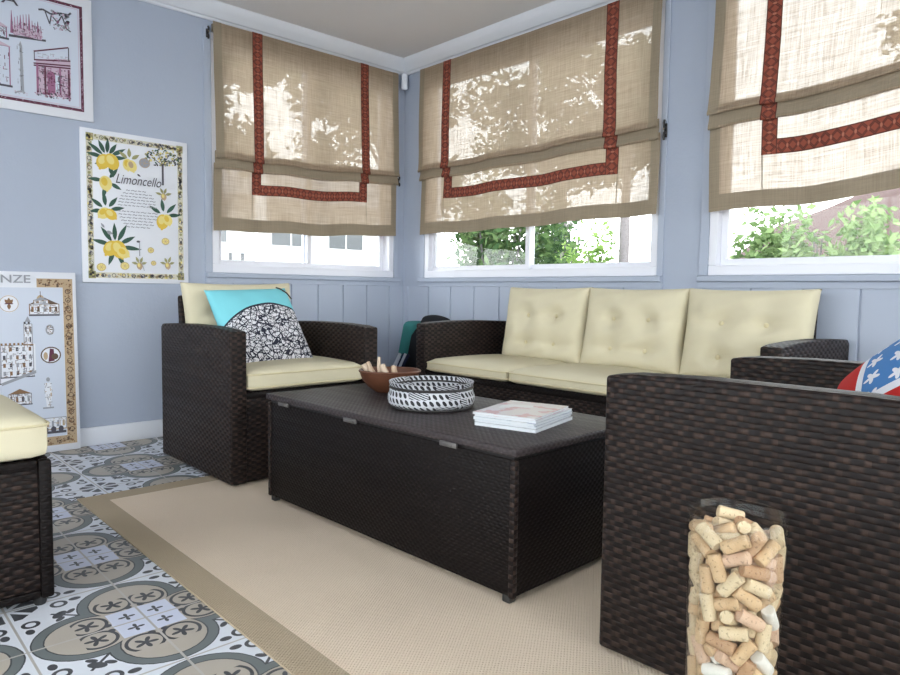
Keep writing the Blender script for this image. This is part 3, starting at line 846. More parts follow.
# ------------------------------------------------------------------ wicker seating (faces +x, base centre at the origin)
def seating(label, cat, name, D, W, seats, loc, rz, cush_h, lo=0.0):
    r = thing(name, label, cat, loc, rz)
    at = .075; hx = D / 2; hy = W / 2
    prof = [(-hx, .010), (-hx, .660), (-hx + .02, .674), (-hx + .30, .684), (hx - .22, .684), (hx - .06, .678), (hx, .670), (hx, .010)]
    prof = [(p, z - lo if z > .1 else z) for p, z in prof]
    for s in (-1, 1):
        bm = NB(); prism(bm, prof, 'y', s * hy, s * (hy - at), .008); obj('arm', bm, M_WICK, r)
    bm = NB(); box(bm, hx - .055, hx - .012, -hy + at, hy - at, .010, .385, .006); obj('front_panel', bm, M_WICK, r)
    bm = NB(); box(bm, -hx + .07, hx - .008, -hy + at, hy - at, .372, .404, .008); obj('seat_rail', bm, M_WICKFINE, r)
    # reclined back panel between the arms
    bm = NB(); bp = [(-hx + .075, .10), (-hx + .115, .10), (-hx + .045, .805), (-hx + .035, .815), (-hx + .018, .815), (-hx + .010, .805)]
    bi = at + (.005 if seats == 1 else .05)
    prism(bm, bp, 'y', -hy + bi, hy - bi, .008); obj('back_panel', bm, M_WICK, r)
    for sx in (-1, 1):
        for sy in (-1, 1):
            bm = NB(); lathe(bm, [(0, 0), (.014, 0), (.017, .006), (.017, .014), (0, .014)], 14, c=(sx * (hx - .04), sy * (hy - .04))); obj('foot', bm, M_FOOT, r)
    inner = W - 2 * at; sw = inner / seats
    sd = D - .13
    for k in range(seats):
        cy = -inner / 2 + sw * (k + .5)
        bm = NB(); mt = Matrix.Translation((hx - sd / 2 - .003, cy, .403))
        softbox(bm, sd, sw - .006, cush_h, .030, .018, mtx=mt)
        c = obj('seat_cushion', bm, M_CREAM, r)
        c['label'] = 'pale cream seat cushion'
        bm = NB()
        for zz in (.403 + .020, .403 + cush_h - .018):
            cx = hx - sd / 2 - .003; rr_ = .03; pts = []
            for (qx, qy, a0) in ((1, 1, 0), (-1, 1, 1), (-1, -1, 2), (1, -1, 3)):
                for t in range(5):
                    a = (a0 + t / 4) * PI / 2
                    pts.append((cx + qx * (sd / 2 - rr_) + rr_ * math.cos(a), cy + qy * ((sw - .006) / 2 - rr_) + rr_ * math.sin(a), zz))
            tube(bm, pts, .0042, 6, closed=True)
        obj('piping', bm, M_CREAMP, c)
    bw = (inner - .03) / seats if seats == 1 else .572
    yo = -.02 if seats == 1 else .058
    for k in range(seats):
        cy = yo - bw * seats / 2 + bw * (k + .5)
        bm = NB(); H = .405 if seats == 1 else .43
        mt = Matrix.Translation((-hx + (.130 if seats == 1 else .165), cy, .402 + cush_h + H / 2 - .015)) @ Matrix.Rotation(PI / 2, 4, 'Z') @ Matrix.Rotation((-.15 if seats == 1 else -.17) + R.uniform(-.02, .02), 4, 'X') @ Matrix.Rotation(R.uniform(-.015, .015), 4, 'Y')
        tf = [(-.10, .045), (.10, .045), (-.10, -.11), (.10, -.11)]
        pillow(bm, bw + .015, H, .155, .34, .05, 34, tf, .032, .036, mtx=mt, boxy=.30, wr=.0032, seed=k + seats)
        c = obj('back_cushion', bm, M_CREAM, r, angle=2.0)
        c['label'] = 'pale cream tufted back cushion'
        for (tx, tz) in tf:
            bm = NB(); b2 = bmesh.new(); bmesh.ops.create_uvsphere(b2, u_segments=12, v_segments=8, radius=.011)
            u, v = tx / ((bw + .015) / 2), tz / (H / 2); e = (1 - u * u) * (1 - v * v)
            th = .0775 * (.30 * (1 - max(abs(u), abs(v)) ** 10) ** .5 + .70 * e ** .34) - .034
            merge(bm, b2, 0, mt @ Matrix.Translation((tx, -th, tz)) @ Matrix.Diagonal((1, .5, 1, 1)))
            obj('button', bm, M_CREAMP, c)
    return r
seating('dark brown wicker armchair with cream cushions holding the aqua pillow, against the left wall', 'armchair', 'wicker_armchair', .785, .775, 1, (-3.145, 1.678, RZ), 0, .095)
seating('large dark brown wicker armchair in the right foreground, seen from its side', 'armchair', 'wicker_armchair', .83, .755, 1, (-.522, 1.747, RZ), PI + .03, .095, .007)
seating('three seat dark brown wicker sofa with cream tufted cushions under the windows', 'sofa', 'wicker_sofa',   .715, 2.00, 3, (-1.980, 2.86, RZ), -PI / 2, .072)

def ottoman():
    r = thing('wicker_ottoman', 'dark wicker ottoman with cream cushion at the left edge', 'ottoman', (-2.36, .147, .0))
    h = .31
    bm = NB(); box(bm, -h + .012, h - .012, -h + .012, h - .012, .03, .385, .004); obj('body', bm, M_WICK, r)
    for sx in (-1, 1):
        for sy in (-1, 1):
            bm = NB(); box(bm, sx * h - sx * .032, sx * h, sy * h - sy * .032, sy * h, .022, .398, .007); obj('corner_post', bm, M_WICKFINE, r)
    for s in (-1, 1):
        for z0, z1 in ((.374, .400), (.024, .046)):
            bm = NB(); box(bm, -h + .033, h - .033, s * h - s * .02, s * (h - .002), z0, z1, .005); obj('rail', bm, M_WICKFINE, r)
            bm = NB(); box(bm, s * h - s * .02, s * (h - .002), -h + .033, h - .033, z0, z1, .005); obj('rail', bm, M_WICKFINE, r)
    for sx in (-1, 1):
        for sy in (-1, 1):
            bm = NB(); lathe(bm, [(0, 0), (.013, 0), (.016, .006), (.016, .024), (0, .024)], 14, c=(sx * (h - .03), sy * (h - .03))); obj('foot', bm, M_FOOT, r)
    bm = NB(); softbox(bm, 2 * h, 2 * h, .112, .030, .016, mtx=Matrix.Translation((0, 0, .399))); c = obj('cushion', bm, M_CREAM, r)
    c['label'] = 'pale cream seat cushion'
    bm = NB()
    pts = []
    for (qx, qy, a0) in ((1, 1, 0), (-1, 1, 1), (-1, -1, 2), (1, -1, 3)):
        for t in range(5):
            a = (a0 + t / 4) * PI / 2; pts.append((qx * (h - .03) + .03 * math.cos(a), qy * (h - .03) + .03 * math.sin(a), .492))
    tube(bm, pts, .004, 6, closed=True); obj('piping', bm, M_CREAMP, c)
ottoman()

def table():
    r = thing('storage_coffee_table', 'dark brown wicker storage coffee table with a flat lid', 'coffee table', (-1.870, 1.651, RZ), .026)
    hx, hy = .652, .300; zt = .435
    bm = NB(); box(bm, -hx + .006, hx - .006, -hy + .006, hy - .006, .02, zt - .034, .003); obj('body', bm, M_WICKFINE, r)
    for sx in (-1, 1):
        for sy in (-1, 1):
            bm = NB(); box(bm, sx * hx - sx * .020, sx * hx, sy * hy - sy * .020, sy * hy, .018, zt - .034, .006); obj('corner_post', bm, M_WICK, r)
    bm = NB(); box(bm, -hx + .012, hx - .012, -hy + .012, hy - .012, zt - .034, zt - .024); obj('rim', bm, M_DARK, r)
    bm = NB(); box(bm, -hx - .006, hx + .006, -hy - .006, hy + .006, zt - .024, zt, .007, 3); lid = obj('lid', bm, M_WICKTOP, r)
    for k in (-.52, -.085, .40):
        bm = NB(); box(bm, k - .035, k + .035, -hy - .0095, -hy + .0, zt - .036, zt - .021, .002); box(bm, k - .02, k + .02, -hy - .012, -hy - .009, zt - .033, zt - .025, .001)
        obj('hinge', bm, flat('worn_grey_metal', (.16, .15, .145), .45, .5, .6), lid)
    for sx in (-1, 1):
        for sy in (-1, 1):
            bm = NB(); box(bm, sx * (hx - .03) - .014, sx * (hx - .03) + .014, sy * (hy - .02) - .014, sy * (hy - .02) + .014, 0, .024, .004); obj('foot', bm, M_FOOT, r)
table()
TT = RZ + .435

# ------------------------------------------------------------------ pillows
def m_doodle():
    m, b = newmat('aqua_pillow_print'); u, v, _ = sep(tex('UV'))
    d1 = u - .62
    arc = .72 - d1 * d1 * .62
    w = noise(comb(u, v), 9, 2) - .5
    e = voro(comb(u * 1.0 + w * .06, v * 1.25 + w * .05), 15)
    n1 = noise(comb(u, v), 26, 2); n2 = noise(comb(u * 1.5 + 4.0, v), 60, 1)
    st = sn((u * .5 + v * 1.6 + w * .6) * 120.0)
    ink = clamp01(lt(e, .07) + gt(n2, .56) * gt(n1, .45) + gt(st, .45) * gt(n1, .54))
    blk = (.022, .024, .04); wht = (.66, .66, .70); aqua = (.20, .58, .66)
    pr = mixc(ink, wht, blk)
    col = mixc(lt(v, arc), aqua, pr)
    col = mixc(lt(ab(v - arc), .012), col, blk)
    setb(b, col, .8, spec=.15, normal=bump(noise(comb(u, v), 300, 1), .15, .002))
    return m
r = thing('throw_pillow', 'aqua throw pillow with black and white doodle print on the left armchair', 'pillow', (-3.115, 1.620, .672), rot=(0, 0, PI / 2 + .04))
bm = NB(); uvl = bm.loops.layers.uv.new('UVMap')
pillow(bm, .45, .45, .13, .40, .05, 30, uvl=uvl, mtx=Matrix.Rotation(-.60, 4, 'X') @ Matrix.Rotation(-.04, 4, 'Y'), wr=.002, seed=9)
obj('cover', bm, m_doodle(), r, uv=None, angle=2.5)
bm = NB(); mt = Matrix.Rotation(-.60, 4, 'X') @ Matrix.Rotation(-.04, 4, 'Y')
tube(bm, [mt @ Vector((.165, -.012, .222)), mt @ Vector((.175, -.03, .20)), mt @ Vector((.19, -.045, .165)), mt @ Vector((.20, -.05, .125))], .0035, 6)
obj('cord_tie', bm, M_DARK, r)

def m_flag():
    m, b = newmat('star_and_stripe_pillow_print'); u, v, _ = sep(tex('UV'))
    red = (.50, .028, .025); wht = (.70, .71, .76); blue = (.07, .20, .46)
    gx, gy = fr(u * 5.2 + fl(v * 5.2) * .5) - .5, fr(v * 5.2) - .5
    th = mth('ARCTAN2', gy, gx)
    star = lt(hyp(gx, gy), .25 + cs(th * 5.0 + .4) * .10)
    col = mixc(star, blue, wht)
    strp = gt(fr(u * 3.4), .45)
    col = mixc(gt(u, .66), col, mixc(strp, wht, red))
    col = mixc(lt(v, .36) * lt(u, .66), col, red)
    col = mixc(lt(ab(v - .375), .028) * lt(u, .66), col, wht)
    col = mixc(lt(ab(u - .67), .02), col, wht)
    col = mixc(lt(mn(u, v), .045), col, wht)
    setb(b, col, .75, spec=.15)
    return m
# turned on its corner, leaning back in the near armchair
r = thing('throw_pillow', 'blue pillow with white stars and a red patch on the near armchair', 'pillow', (-.432, 1.725, .652), rot=(0, 0, -.87))
bm = NB(); uvl = bm.loops.layers.uv.new('UVMap')
pillow(bm, .34, .34, .11, .40, .05, 26, uvl=uvl, mtx=Matrix.Rotation(-.65, 4, 'X') @ Matrix.Rotation(.70, 4, 'Y'), seed=3)
obj('cover', bm, m_flag(), r, uv=None, angle=2.5)

# ------------------------------------------------------------------ on the table
M_PAGE = None
def m_pages():
    m, b = newmat('magazine_page_edges'); x, y, z = sep(tex('Object'))
    n = noise(comb(z * 1500.0, (x + y) * 4), 1, 1)
    setb(b, mixc(n, (.52, .55, .58), (.74, .76, .79)), .7, spec=.2); return m
M_PAGE = m_pages()
def m_cover(name, base, a, c, seed):
    m, b = newmat(name); x, y, z = sep(tex('Object'))
    n = noise(comb(x + seed, y), 14, 3); n2 = noise(comb(x, y + seed * 2.0), 9, 2)
    col = mixc(gt(n, .56), base, a); col = mixc(gt(n2, .60), col, c)
    setb(b, col, .22, spec=.5); return m
def magazine(z, dx, dy, rz, th, cover, label):
    r = thing('magazine', label, 'magazine', (-1.452 + dx, 1.680 + dy, z), .245 + rz, 'magazines stacked on the coffee table')
    w, h = .212, .278
    bm = NB(); box(bm, -w / 2 + .001, w / 2 - .0015, -h / 2 + .001, h / 2 - .001, .0006, th - .0006); obj('pages', bm, M_PAGE, r, smooth=False)
    bm = NB()
    # soft cover wrapping the spine, lifting a little at the open edge
    for zz, s in ((0, 0), (th - .0008, 1)):
        box(bm, -w / 2, w / 2, -h / 2, h / 2, zz, zz + .0008)
    box(bm, -w / 2 - .0006, -w / 2 + .0008, -h / 2, h / 2, 0, th)
    obj('cover', bm, cover, r, smooth=False)
    return r
z = TT
covs = [m_cover('magazine_cover_%s' % n, b_, a, c, s) for n, b_, a, c, s in (('white', (.66, .68, .72), (.5, .52, .56), (.6, .6, .62), 1), ('grey', (.5, .52, .56), (.62, .63, .66), (.35, .37, .4), 2), ('blue_white', (.6, .65, .72), (.45, .5, .6), (.7, .7, .72), 3), ('white_plain', (.68, .69, .72), (.6, .6, .63), (.55, .58, .62), 4), ('pale_pink', (.66, .60, .62), (.62, .40, .42), (.72, .72, .74), 5))]
labs = ['white magazine at the bottom of the stack on the coffee table', 'magazine second from the bottom of the stack on the coffee table', 'magazine in the middle of the stack on the coffee table', 'white magazine just under the pink covered one', 'magazine with pale pink cover on top of the stack']
for k in range(5):
    th = (.010, .008, .009, .008, .007)[k]
    magazine(z, (.004, -.003, .003, 0, -.004)[k], (0, .004, -.003, .003, -.006)[k], (.0, .02, -.015, .012, .05)[k], th, covs[k], labs[k]); z += th + .0004

def basket():
    r = thing('woven_basket', 'round black and white woven basket in the middle of the coffee table', 'basket', (-1.868, 1.645, TT))
    m, b = newmat('black_and_white_basket_weave'); u, v, _ = sep(tex('UV'))
    n = 44.0; k = v / .0235; row = fl(k); fv = fr(k) - .5
    uu = u * n + fv * .55 + row * .5
    fu = fr(uu) - .5
    hole = lt(hyp(fu / .30, fv / .40), 1.0)
    zone = noise(comb(u * 7, row * .7 + 3), 1.0, 2)
    tw = sn((u * n * 2.0 + v * 260.0) * PI)
    ink = mixc(gt(zone, .53), comb(hole, hole, hole), comb(gt(tw, .1), gt(tw, .1), gt(tw, .1)))
    ik, _, _ = sep(ink)
    setb(b, mixc(clamp01(ik), (.56, .57, .61), (.018, .018, .022)), .55, spec=.3, normal=bump(mth('SUBTRACT', 1.0, ik) + tw * .2, .8, .003))
    RO = .159
    bm = NB(); uvl = bm.loops.layers.uv.new('UVMap')
    lathe(bm, [(RO - .018, .006), (RO - .004, .016), (RO, .030), (RO - .001, .045), (RO - .006, .058), (RO - .008, .070)], 88, uvl=uvl)
    lathe(bm, [(RO - .016, .072), (RO - .014, .055), (RO - .009, .032), (RO - .016, .016), (RO - .030, .008)], 88, uvl=uvl)
    obj('side', bm, m, r, uv=None, recalc=False, angle=1.2)
    bm = NB(); lathe(bm, [(0, .0), (RO - .02, .0), (RO - .014, .006), (RO - .022, .010), (0, .010)], 64); obj('base', bm, M_DARK, r)
    for nm, rr_, zz, t in (('rim', RO - .010, .074, .0055), ('foot_ring', RO - .014, .006, .005)):
        bm = NB(); tube(bm, [(rr_ * math.cos(i * 2 * PI / 72), rr_ * math.sin(i * 2 * PI / 72), zz) for i in range(72)], t, 8, closed=True); obj(nm, bm, M_DARK, r)
    # flared upper collar of lighter strands
    bm = NB(); uvl = bm.loops.layers.uv.new('UVMap')
    lathe(bm, [(RO - .012, .077), (RO - .006, .086), (RO - .004, .094), (RO - .010, .095), (RO - .020, .080)], 88, uvl=uvl)
    obj('collar', bm, m, r, uv=None, recalc=False, angle=1.2)
basket()

def m_wood(name, c1, c2):
    m, b = newmat(name); p = tex('Object'); x, y, z = sep(p)
    n = noise(comb(x * 8, y * 40, z * 40), 1, 3)
    setb(b, mixc(n, c1, c2), .4, spec=.4); return m
M_BOWL = m_wood('reddish_brown_wood', (.07, .026, .014), (.14, .055, .03))
M_DRIFT = m_wood('pale_driftwood', (.42, .31, .22), (.60, .48, .38)); M_DRIFT2 = m_wood('tan_driftwood', (.34, .23, .15), (.5, .37, .27))
BX, BY = -2.255, 1.755
def bowl():
    r = thing('wooden_bowl', 'reddish brown wooden bowl holding pale sticks, at the far end of the coffee table', 'bowl', (BX, BY, TT), .9)
    bm = NB(); lathe(bm, [(0, 0), (.055, 0), (.06, .004), (.085, .022), (.108, .052), (.118, .082), (.119, .088), (.113, .089), (.110, .082), (.098, .052), (.075, .026), (.05, .014), (0, .012)], 56, sx=1.06, sy=.95)
    obj('shell', bm, M_BOWL, r)
    bm = NB(); tube(bm, [(.117 * 1.06 * math.cos(i * 2 * PI / 64), .117 * .95 * math.sin(i * 2 * PI / 64), .087) for i in range(64)], .0055, 8, closed=True); obj('rim', bm, M_BOWL, r)
bowl()
def stick(p0, p1, rad, mat, label):
    p0, p1 = Vector(p0), Vector(p1); d = p1 - p0; L = d.length
    bm = NB(); nn = 9
    rr = random.Random(int(rad * 1e5) + int(L * 1e4)); 
    pts = [(rr.uniform(-.002, .002), rr.uniform(-.002, .002), L * i / (nn - 1)) for i in range(nn)]
    tube(bm, pts, [rad * (.55 + .45 * math.sin(PI * (.15 + .7 * i / (nn - 1)))) * rr.uniform(.9, 1.1) for i in range(nn)], 10)
    o = obj('wooden_stick', bm, mat); o.location = p0; o.rotation_euler = d.to_track_quat('Z', 'Y').to_euler()
    tag(o, label, 'stick', 'pale wooden pieces in the brown bowl')
def BP(a, b_, c): return (BX + a, BY + b_, TT + c)
stick(BP(-.030, -.045, .042), BP(-.075, -.078, .112), .019, M_DRIFT, 'thick pale stick leaning out at the left of the brown bowl')
stick(BP(.00, -.068, .038), BP(-.036, -.088, .124), .012, M_DRIFT2, 'thin tan stick, second from the left in the brown bowl')
stick(BP(.00, -.05, .034), BP(-.016, -.045, .145), .009, M_DRIFT, 'tallest thin pale stick standing in the brown bowl')
stick(BP(.040, -.03, .034), BP(.018, -.055, .118), .014, M_DRIFT, 'short thick pale stick beside the tallest one in the brown bowl')
stick(BP(.055, -.01, .036), BP(.040, -.012, .112), .013, M_DRIFT2, 'short tan stick at the right of the brown bowl')

# ------------------------------------------------------------------ vase of corks
VX, VY, VZ, VS = -.480, 1.082, RZ, 1.0
VTOP = .512
def vase():
    m, b = newmat('clear_vase_glass')
    tp = TREE.nodes.new('ShaderNodeBsdfTransparent'); gl = TREE.nodes.new('ShaderNodeBsdfGlossy'); gl.inputs['Roughness'].default_value = .03
    tp.inputs[0].default_value = (.975, .98, .975, 1)
    fz = TREE.nodes.new('ShaderNodeFresnel'); fz.inputs[0].default_value = 1.25
    ms = TREE.nodes.new('ShaderNodeMixShader'); put(ms.inputs[0], mn(X(fz.outputs[0]), .16)); TREE.links.new(tp.outputs[0], ms.inputs[1]); TREE.links.new(gl.outputs[0], ms.inputs[2])
    TREE.links.new(ms.outputs[0], TREE.nodes['Material Output'].inputs[0]); TREE.nodes.remove(b)
    H = VTOP - VZ
    def ro(z): return .0649 + .01265 * z / .506
    o_ = [(ro(H * i / 12), H * i / 12) for i in range(13)]
    prof = [(0, 0), (ro(0) - .004, 0)] + [(ro(0), .004)] + o_[1:-1] + [(ro(H) - .0005, H - .001), (ro(H) - .0014, H), (ro(H) - .0024, H - .001)] + [(q[0] - .0028, q[1]) for q in o_[-2:0:-1]] + [(ro(0) - .006, .010), (0, .010)]
    bm = NB(); lathe(bm, prof, 72)
    o = obj('glass_vase', bm, m, angle=.9); o.location = (VX, VY, VZ)
    tag(o, 'tall clear glass vase filled with wine corks in the right foreground', 'vase')
vase()
CORKS = [(-335,492,4834,-78,-59),(83,44,4814,46,-83),(-171,-589,4758,-85,24),(-458,-294,4754,82,-52),(-124,-223,4750,85,13),(530,271,4728,-42,88),(239,-547,4723,84,25),(431,-329,4722,52,-18),(-61,490,4717,-21,-88),(-316,285,4697,-45,-85),(13,-375,4694,93,33),(352,57,4673,-69,18),(-272,-2,4669,88,-12),(258,275,4665,-79,12),(140,-110,4620,-93,14),(191,465,4592,95,4),(569,-194,4591,25,76),(-578,177,4587,13,34),(-602,-57,4575,-14,23),(-110,233,4560,29,-87),(-296,-507,4557,-80,47),(-31,-220,4507,-87,46),(-306,-266,4503,-66,67),(116,180,4502,42,-60),(-187,540,4483,-97,-17),(228,-492,4476,93,1),(-547,-302,4441,12,-24),(-406,287,4415,-93,35),(449,-139,4408,-77,-61),(-127,-4,4402,-63,34),(278,385,4396,5,98),(526,342,4375,10,-12),(-353,-53,4363,-61,78),(158,-41,4336,19,-91),(91,471,4315,10,87),(-6,-618,4309,-31,-3),(463,-359,4307,-64,-74),(361,84,4300,5,9),(-76,-352,4288,-63,-76),(577,153,4270,-4,-6),(-422,-450,4269,24,-23),(-576,79,4230,19,91),(-406,427,4225,42,40),(281,-241,4223,43,90),(-81,525,4207,-68,-45),(-193,97,4136,-30,-43),(-369,-140,4119,-53,-35),(-199,332,4112,-45,-29),(524,-41,4101,47,-58),(268,326,4095,67,-45),(197,572,4094,44,-9),(195,-569,4092,61,15),(191,13,4071,-29,-86),(-253,-327,4069,43,60),(-180,-590,4063,-16,4),(24,-337,4060,2,-88),(494,-322,4059,-48,-77),(-449,72,4045,49,76),(38,227,4031,-33,-3),(-33,-45,3979,-69,-19),(-334,502,3974,32,18),(267,-230,3948,63,67),(504,330,3928,10,-19),(-469,-260,3919,-56,19),(386,-421,3892,-63,-52),(-555,241,3875,16,42),(-135,572,3833,12,-6),(-365,51,3828,1,-100),(253,292,3819,54,-53),(331,494,3818,-4,-2),(-79,-354,3814,-74,-59),(247,61,3810,84,-34),(-148,-142,3806,-44,-48),(-167,177,3795,14,-94),(45,480,3795,-57,-82),(548,139,3795,26,4),(479,-113,3791,68,19),(-587,-45,3753,-2,-62),(122,-472,3724,94,7),(205,-214,3714,-18,76),(-406,-423,3685,47,-53),(-456,313,3628,53,59),(-145,-588,3626,-26,4),(36,199,3610,-38,-87),(-304,-210,3577,28,-50),(99,-116,3572,79,61),(344,111,3572,-25,71),(-268,38,3570,-82,-38),(56,569,3556,95,-12),(434,-380,3546,-57,-67),(430,391,3530,41,-46),(-183,423,3527,-67,72),(574,18,3509,3,-58),(151,-447,3494,12,-90),(-544,-193,3454,-10,34),(-56,-406,3428,-22,36),(-292,-381,3418,21,-48),(345,-182,3414,-8,1),(-344,163,3413,46,75),(-90,-126,3405,52,84),(-486,304,3363,48,79),(-584,3,3361,4,35),(117,108,3359,-83,56),(305,233,3342,86,-42),(-38,470,3336,69,-72),(242,-502,3298,91,40),(242,510,3287,-49,33),(-174,152,3287,20,98),(113,-250,3264,-1,80),(550,-157,3250,1,29),(-250,-532,3193,9,-13),(516,255,3190,-34,70),(-303,463,3180,-1,29),(8,-26,3178,-58,-78),(-353,-101,3175,9,1),(299,-32,3162,79,46),(-417,128,3150,63,67),(-19,558,3139,98,-1),(-479,-291,3123,-49,85),(75,-561,3101,-96,-14),(-205,-297,3093,55,-16),(48,286,3080,-85,-50),(-221,99,3043,32,-87),(378,-428,3031,48,42),(376,250,3006,-42,-76),(-502,236,2991,28,79),(-49,-405,2978,34,88),(275,-241,2977,71,70),(100,535,2958,95,-5),(110,32,2942,-64,-77),(447,10,2936,57,-10),(-470,-56,2882,-68,-15),(-166,346,2867,43,18),(23,263,2849,-43,-79),(-295,-471,2823,-54,31),(166,-464,2818,-46,-70),(550,-138,2815,-15,-68),(-507,-259,2811,-7,-13),(-193,546,2803,-29,-5),(-225,78,2802,60,-53),(4,-311,2793,48,77),(-466,288,2790,43,72),(295,346,2765,-13,-91),(510,226,2747,31,-60),(-174,-193,2729,-42,18),(123,4,2726,84,54),(367,-205,2709,-80,9),(407,-414,2695,25,21),(118,538,2642,-56,13),(22,-552,2619,99,3),(-12,137,2605,-71,47),(-564,-19,2587,2,29),(373,-32,2571,21,75),(-321,451,2568,-67,-46),(162,-254,2564,0,99),(-236,-36,2554,-84,-29),(183,276,2536,86,-25),(-291,-372,2530,-49,75),(-51,465,2528,-7,-62),(-328,226,2526,-96,-26),(-29,-442,2441,-19,76),(552,-142,2430,14,45),(569,91,2430,-2,26),(315,-400,2397,77,64),(-273,-158,2379,-76,64),(64,-40,2375,-49,-83),(240,488,2359,82,-34),(400,192,2355,-71,-61),(-471,-308,2336,-32,47),(-333,421,2328,-75,-48),(-436,121,2323,91,40),(-118,176,2300,50,16),(349,-13,2235,7,-81),(108,-217,2228,91,-37),(-139,-407,2227,-91,-4),(313,314,2192,-69,-28),(25,261,2183,12,58),(231,-488,2163,-77,-42),(-479,-52,2162,-29,-76),(-50,476,2145,-10,53),(448,-190,2143,-29,-86),(-337,338,2134,-75,-46),(-179,-43,2131,-4,1),(212,-109,2069,-51,73),(-239,-238,2063,-72,11),(-207,-495,2055,-92,38),(231,496,2032,-67,33),(507,203,2031,26,-52),(218,200,2002,-38,91),(35,-355,1973,57,53),(-454,289,1954,-50,-77),(-309,121,1941,15,40),(430,-281,1917,-62,-79),(81,-144,1913,-54,59),(-520,-206,1899,-11,17),(-48,235,1898,-57,-81),(172,-523,1890,-37,-18),(-317,-155,1831,-25,46),(519,89,1829,21,-58),(131,527,1822,-56,12),(-354,-392,1803,-40,16),(-521,-17,1791,12,26),(319,-122,1780,28,56),(-145,413,1768,-51,64),(-92,-137,1767,1,-100),(61,125,1751,12,-56),(248,216,1747,38,-85),(-258,224,1715,-76,64),(-95,-534,1706,-66,8),(384,405,1659,11,-8),(330,-401,1649,69,48),(-413,109,1642,-76,58),(533,-42,1638,-9,-43),(93,-272,1629,-7,-88),(-139,-216,1544,-33,94),(284,-8,1538,-69,24),(-111,533,1534,53,14),(-381,368,1524,60,63),(-395,-302,1507,-55,65),(430,-302,1498,49,68),(81,465,1473,12,-44),(175,222,1454,-97,23),(-30,67,1437,68,-57),(-209,312,1436,36,-37),(-117,-517,1412,-64,11),(478,259,1408,4,-9),(-350,14,1400,-38,-76),(-137,-272,1326,-85,44),(218,-488,1313,-56,-27),(-532,95,1297,-10,-16),(130,78,1295,55,-75),(-46,-50,1266,58,-65),(-372,-126,1252,-76,-47),(154,-298,1247,38,21),(233,484,1241,28,-6),(510,-39,1229,12,33),(294,183,1220,-35,86),(424,-322,1168,33,35),(-419,341,1167,-28,-31),(219,-127,1165,93,-14),(-110,473,1164,90,40),(-237,184,1160,83,38),(-100,-266,1075,-72,-45),(155,-506,1067,-61,-21),(-480,-192,1065,-35,83),(-20,287,1032,94,15),(526,100,1032,-7,48),(-212,-22,1004,52,85),(101,43,982,-46,28),(-44,-498,961,-42,-9),(352,-178,961,99,-12),(12,508,959,-100,3),(-501,60,957,11,93),(396,351,949,-36,44),(-226,-314,921,-47,-72),(251,213,906,1,-23),(-266,207,841,-43,33),(276,-335,832,-98,-12),(-74,367,825,95,-28),(-37,-66,822,-60,80),(-352,-113,808,-26,-94),(402,93,779,-49,-64),(181,469,762,83,-29),(-159,-483,723,-84,26),(379,-145,720,-98,-20),(98,68,703,-22,95),(-418,298,680,43,64),(-74,-300,679,95,-26),(-520,33,672,2,60),(237,-425,629,-80,-56),(-388,-317,620,-62,75),(293,408,603,72,-52),(-241,44,593,67,-61),(-65,174,575,-19,84),(399,0,562,-84,27),(-93,524,561,-13,0),(173,139,513,30,70),(19,-224,512,-30,81),(381,260,465,63,-65),(-86,-490,458,94,-17),(268,-119,452,-44,-62),(475,-234,442,1,-4),(-241,-87,442,-25,-71),(-416,-269,426,-54,82),(-120,288,420,96,28),(-260,460,386,-13,-4),(157,-479,345,62,15),(-407,335,331,-10,-8),(-146,-202,306,5,-64),(-21,18,300,11,-69),(43,486,296,72,-12),(-437,-52,291,-50,59),(496,34,273,-5,88),(64,-250,266,66,63),(195,107,254,19,93),(-223,-383,224,68,-73),(-62,293,220,100,6),(-382,136,220,-98,21),(301,-283,220,-12,-99),(331,360,220,74,-68)]
def m_cork(name, c1, c2, end=None, dots=.62):
    m, b = newmat(name); x, y, z = sep(tex('Object'))
    n = noise(tex('Object'), 190, 3); n2 = noise(tex('Object'), 45, 2)
    col = mixc(n2, c1, c2); col = mixc(gt(n, dots) * .6, col, tuple(q * .42 for q in c1))
    if end: col = mixc(gt(z, .0225), col, end)
    setb(b, col, .8, spec=.15, normal=bump(n, .2, .001)); return m
CK = [m_cork('tan_cork', (.46, .30, .165), (.60, .42, .255)), m_cork('pale_cork', (.54, .41, .26), (.65, .52, .35)), m_cork('brown_cork', (.36, .21, .12), (.48, .30, .18)),
      m_cork('white_synthetic_cork', (.66, .62, .56), (.74, .70, .64), None, .8), m_cork('wine_stained_cork', (.44, .27, .16), (.56, .38, .24), (.20, .035, .06)), m_cork('pinkish_tan_cork', (.52, .33, .22), (.62, .44, .32))]
CKN = ['tan', 'pale tan', 'brown', 'white plastic', 'wine stained tan', 'pinkish tan']
ckm = []
for k in range(6):
    bm = NB(); L = .0210; q = .0106
    lathe(bm, [(0, -L), (q - .0012, -L), (q - .0002, -L + .0012), (q, -L + .004), (q, 0), (q, L - .004), (q - .0002, L - .0012), (q - .0012, L), (0, L)], 20)
    bmesh.ops.recalc_face_normals(bm, faces=list(bm.faces)); me = bpy.data.meshes.new('wine_cork'); bm.to_mesh(me); bm.free()
    me.materials.append(CK[k]); me.polygons.foreach_set('use_smooth', [True] * len(me.polygons)); me.set_sharp_from_angle(angle=.8); ckm.append(me)
rc = random.Random(12); nck = 0
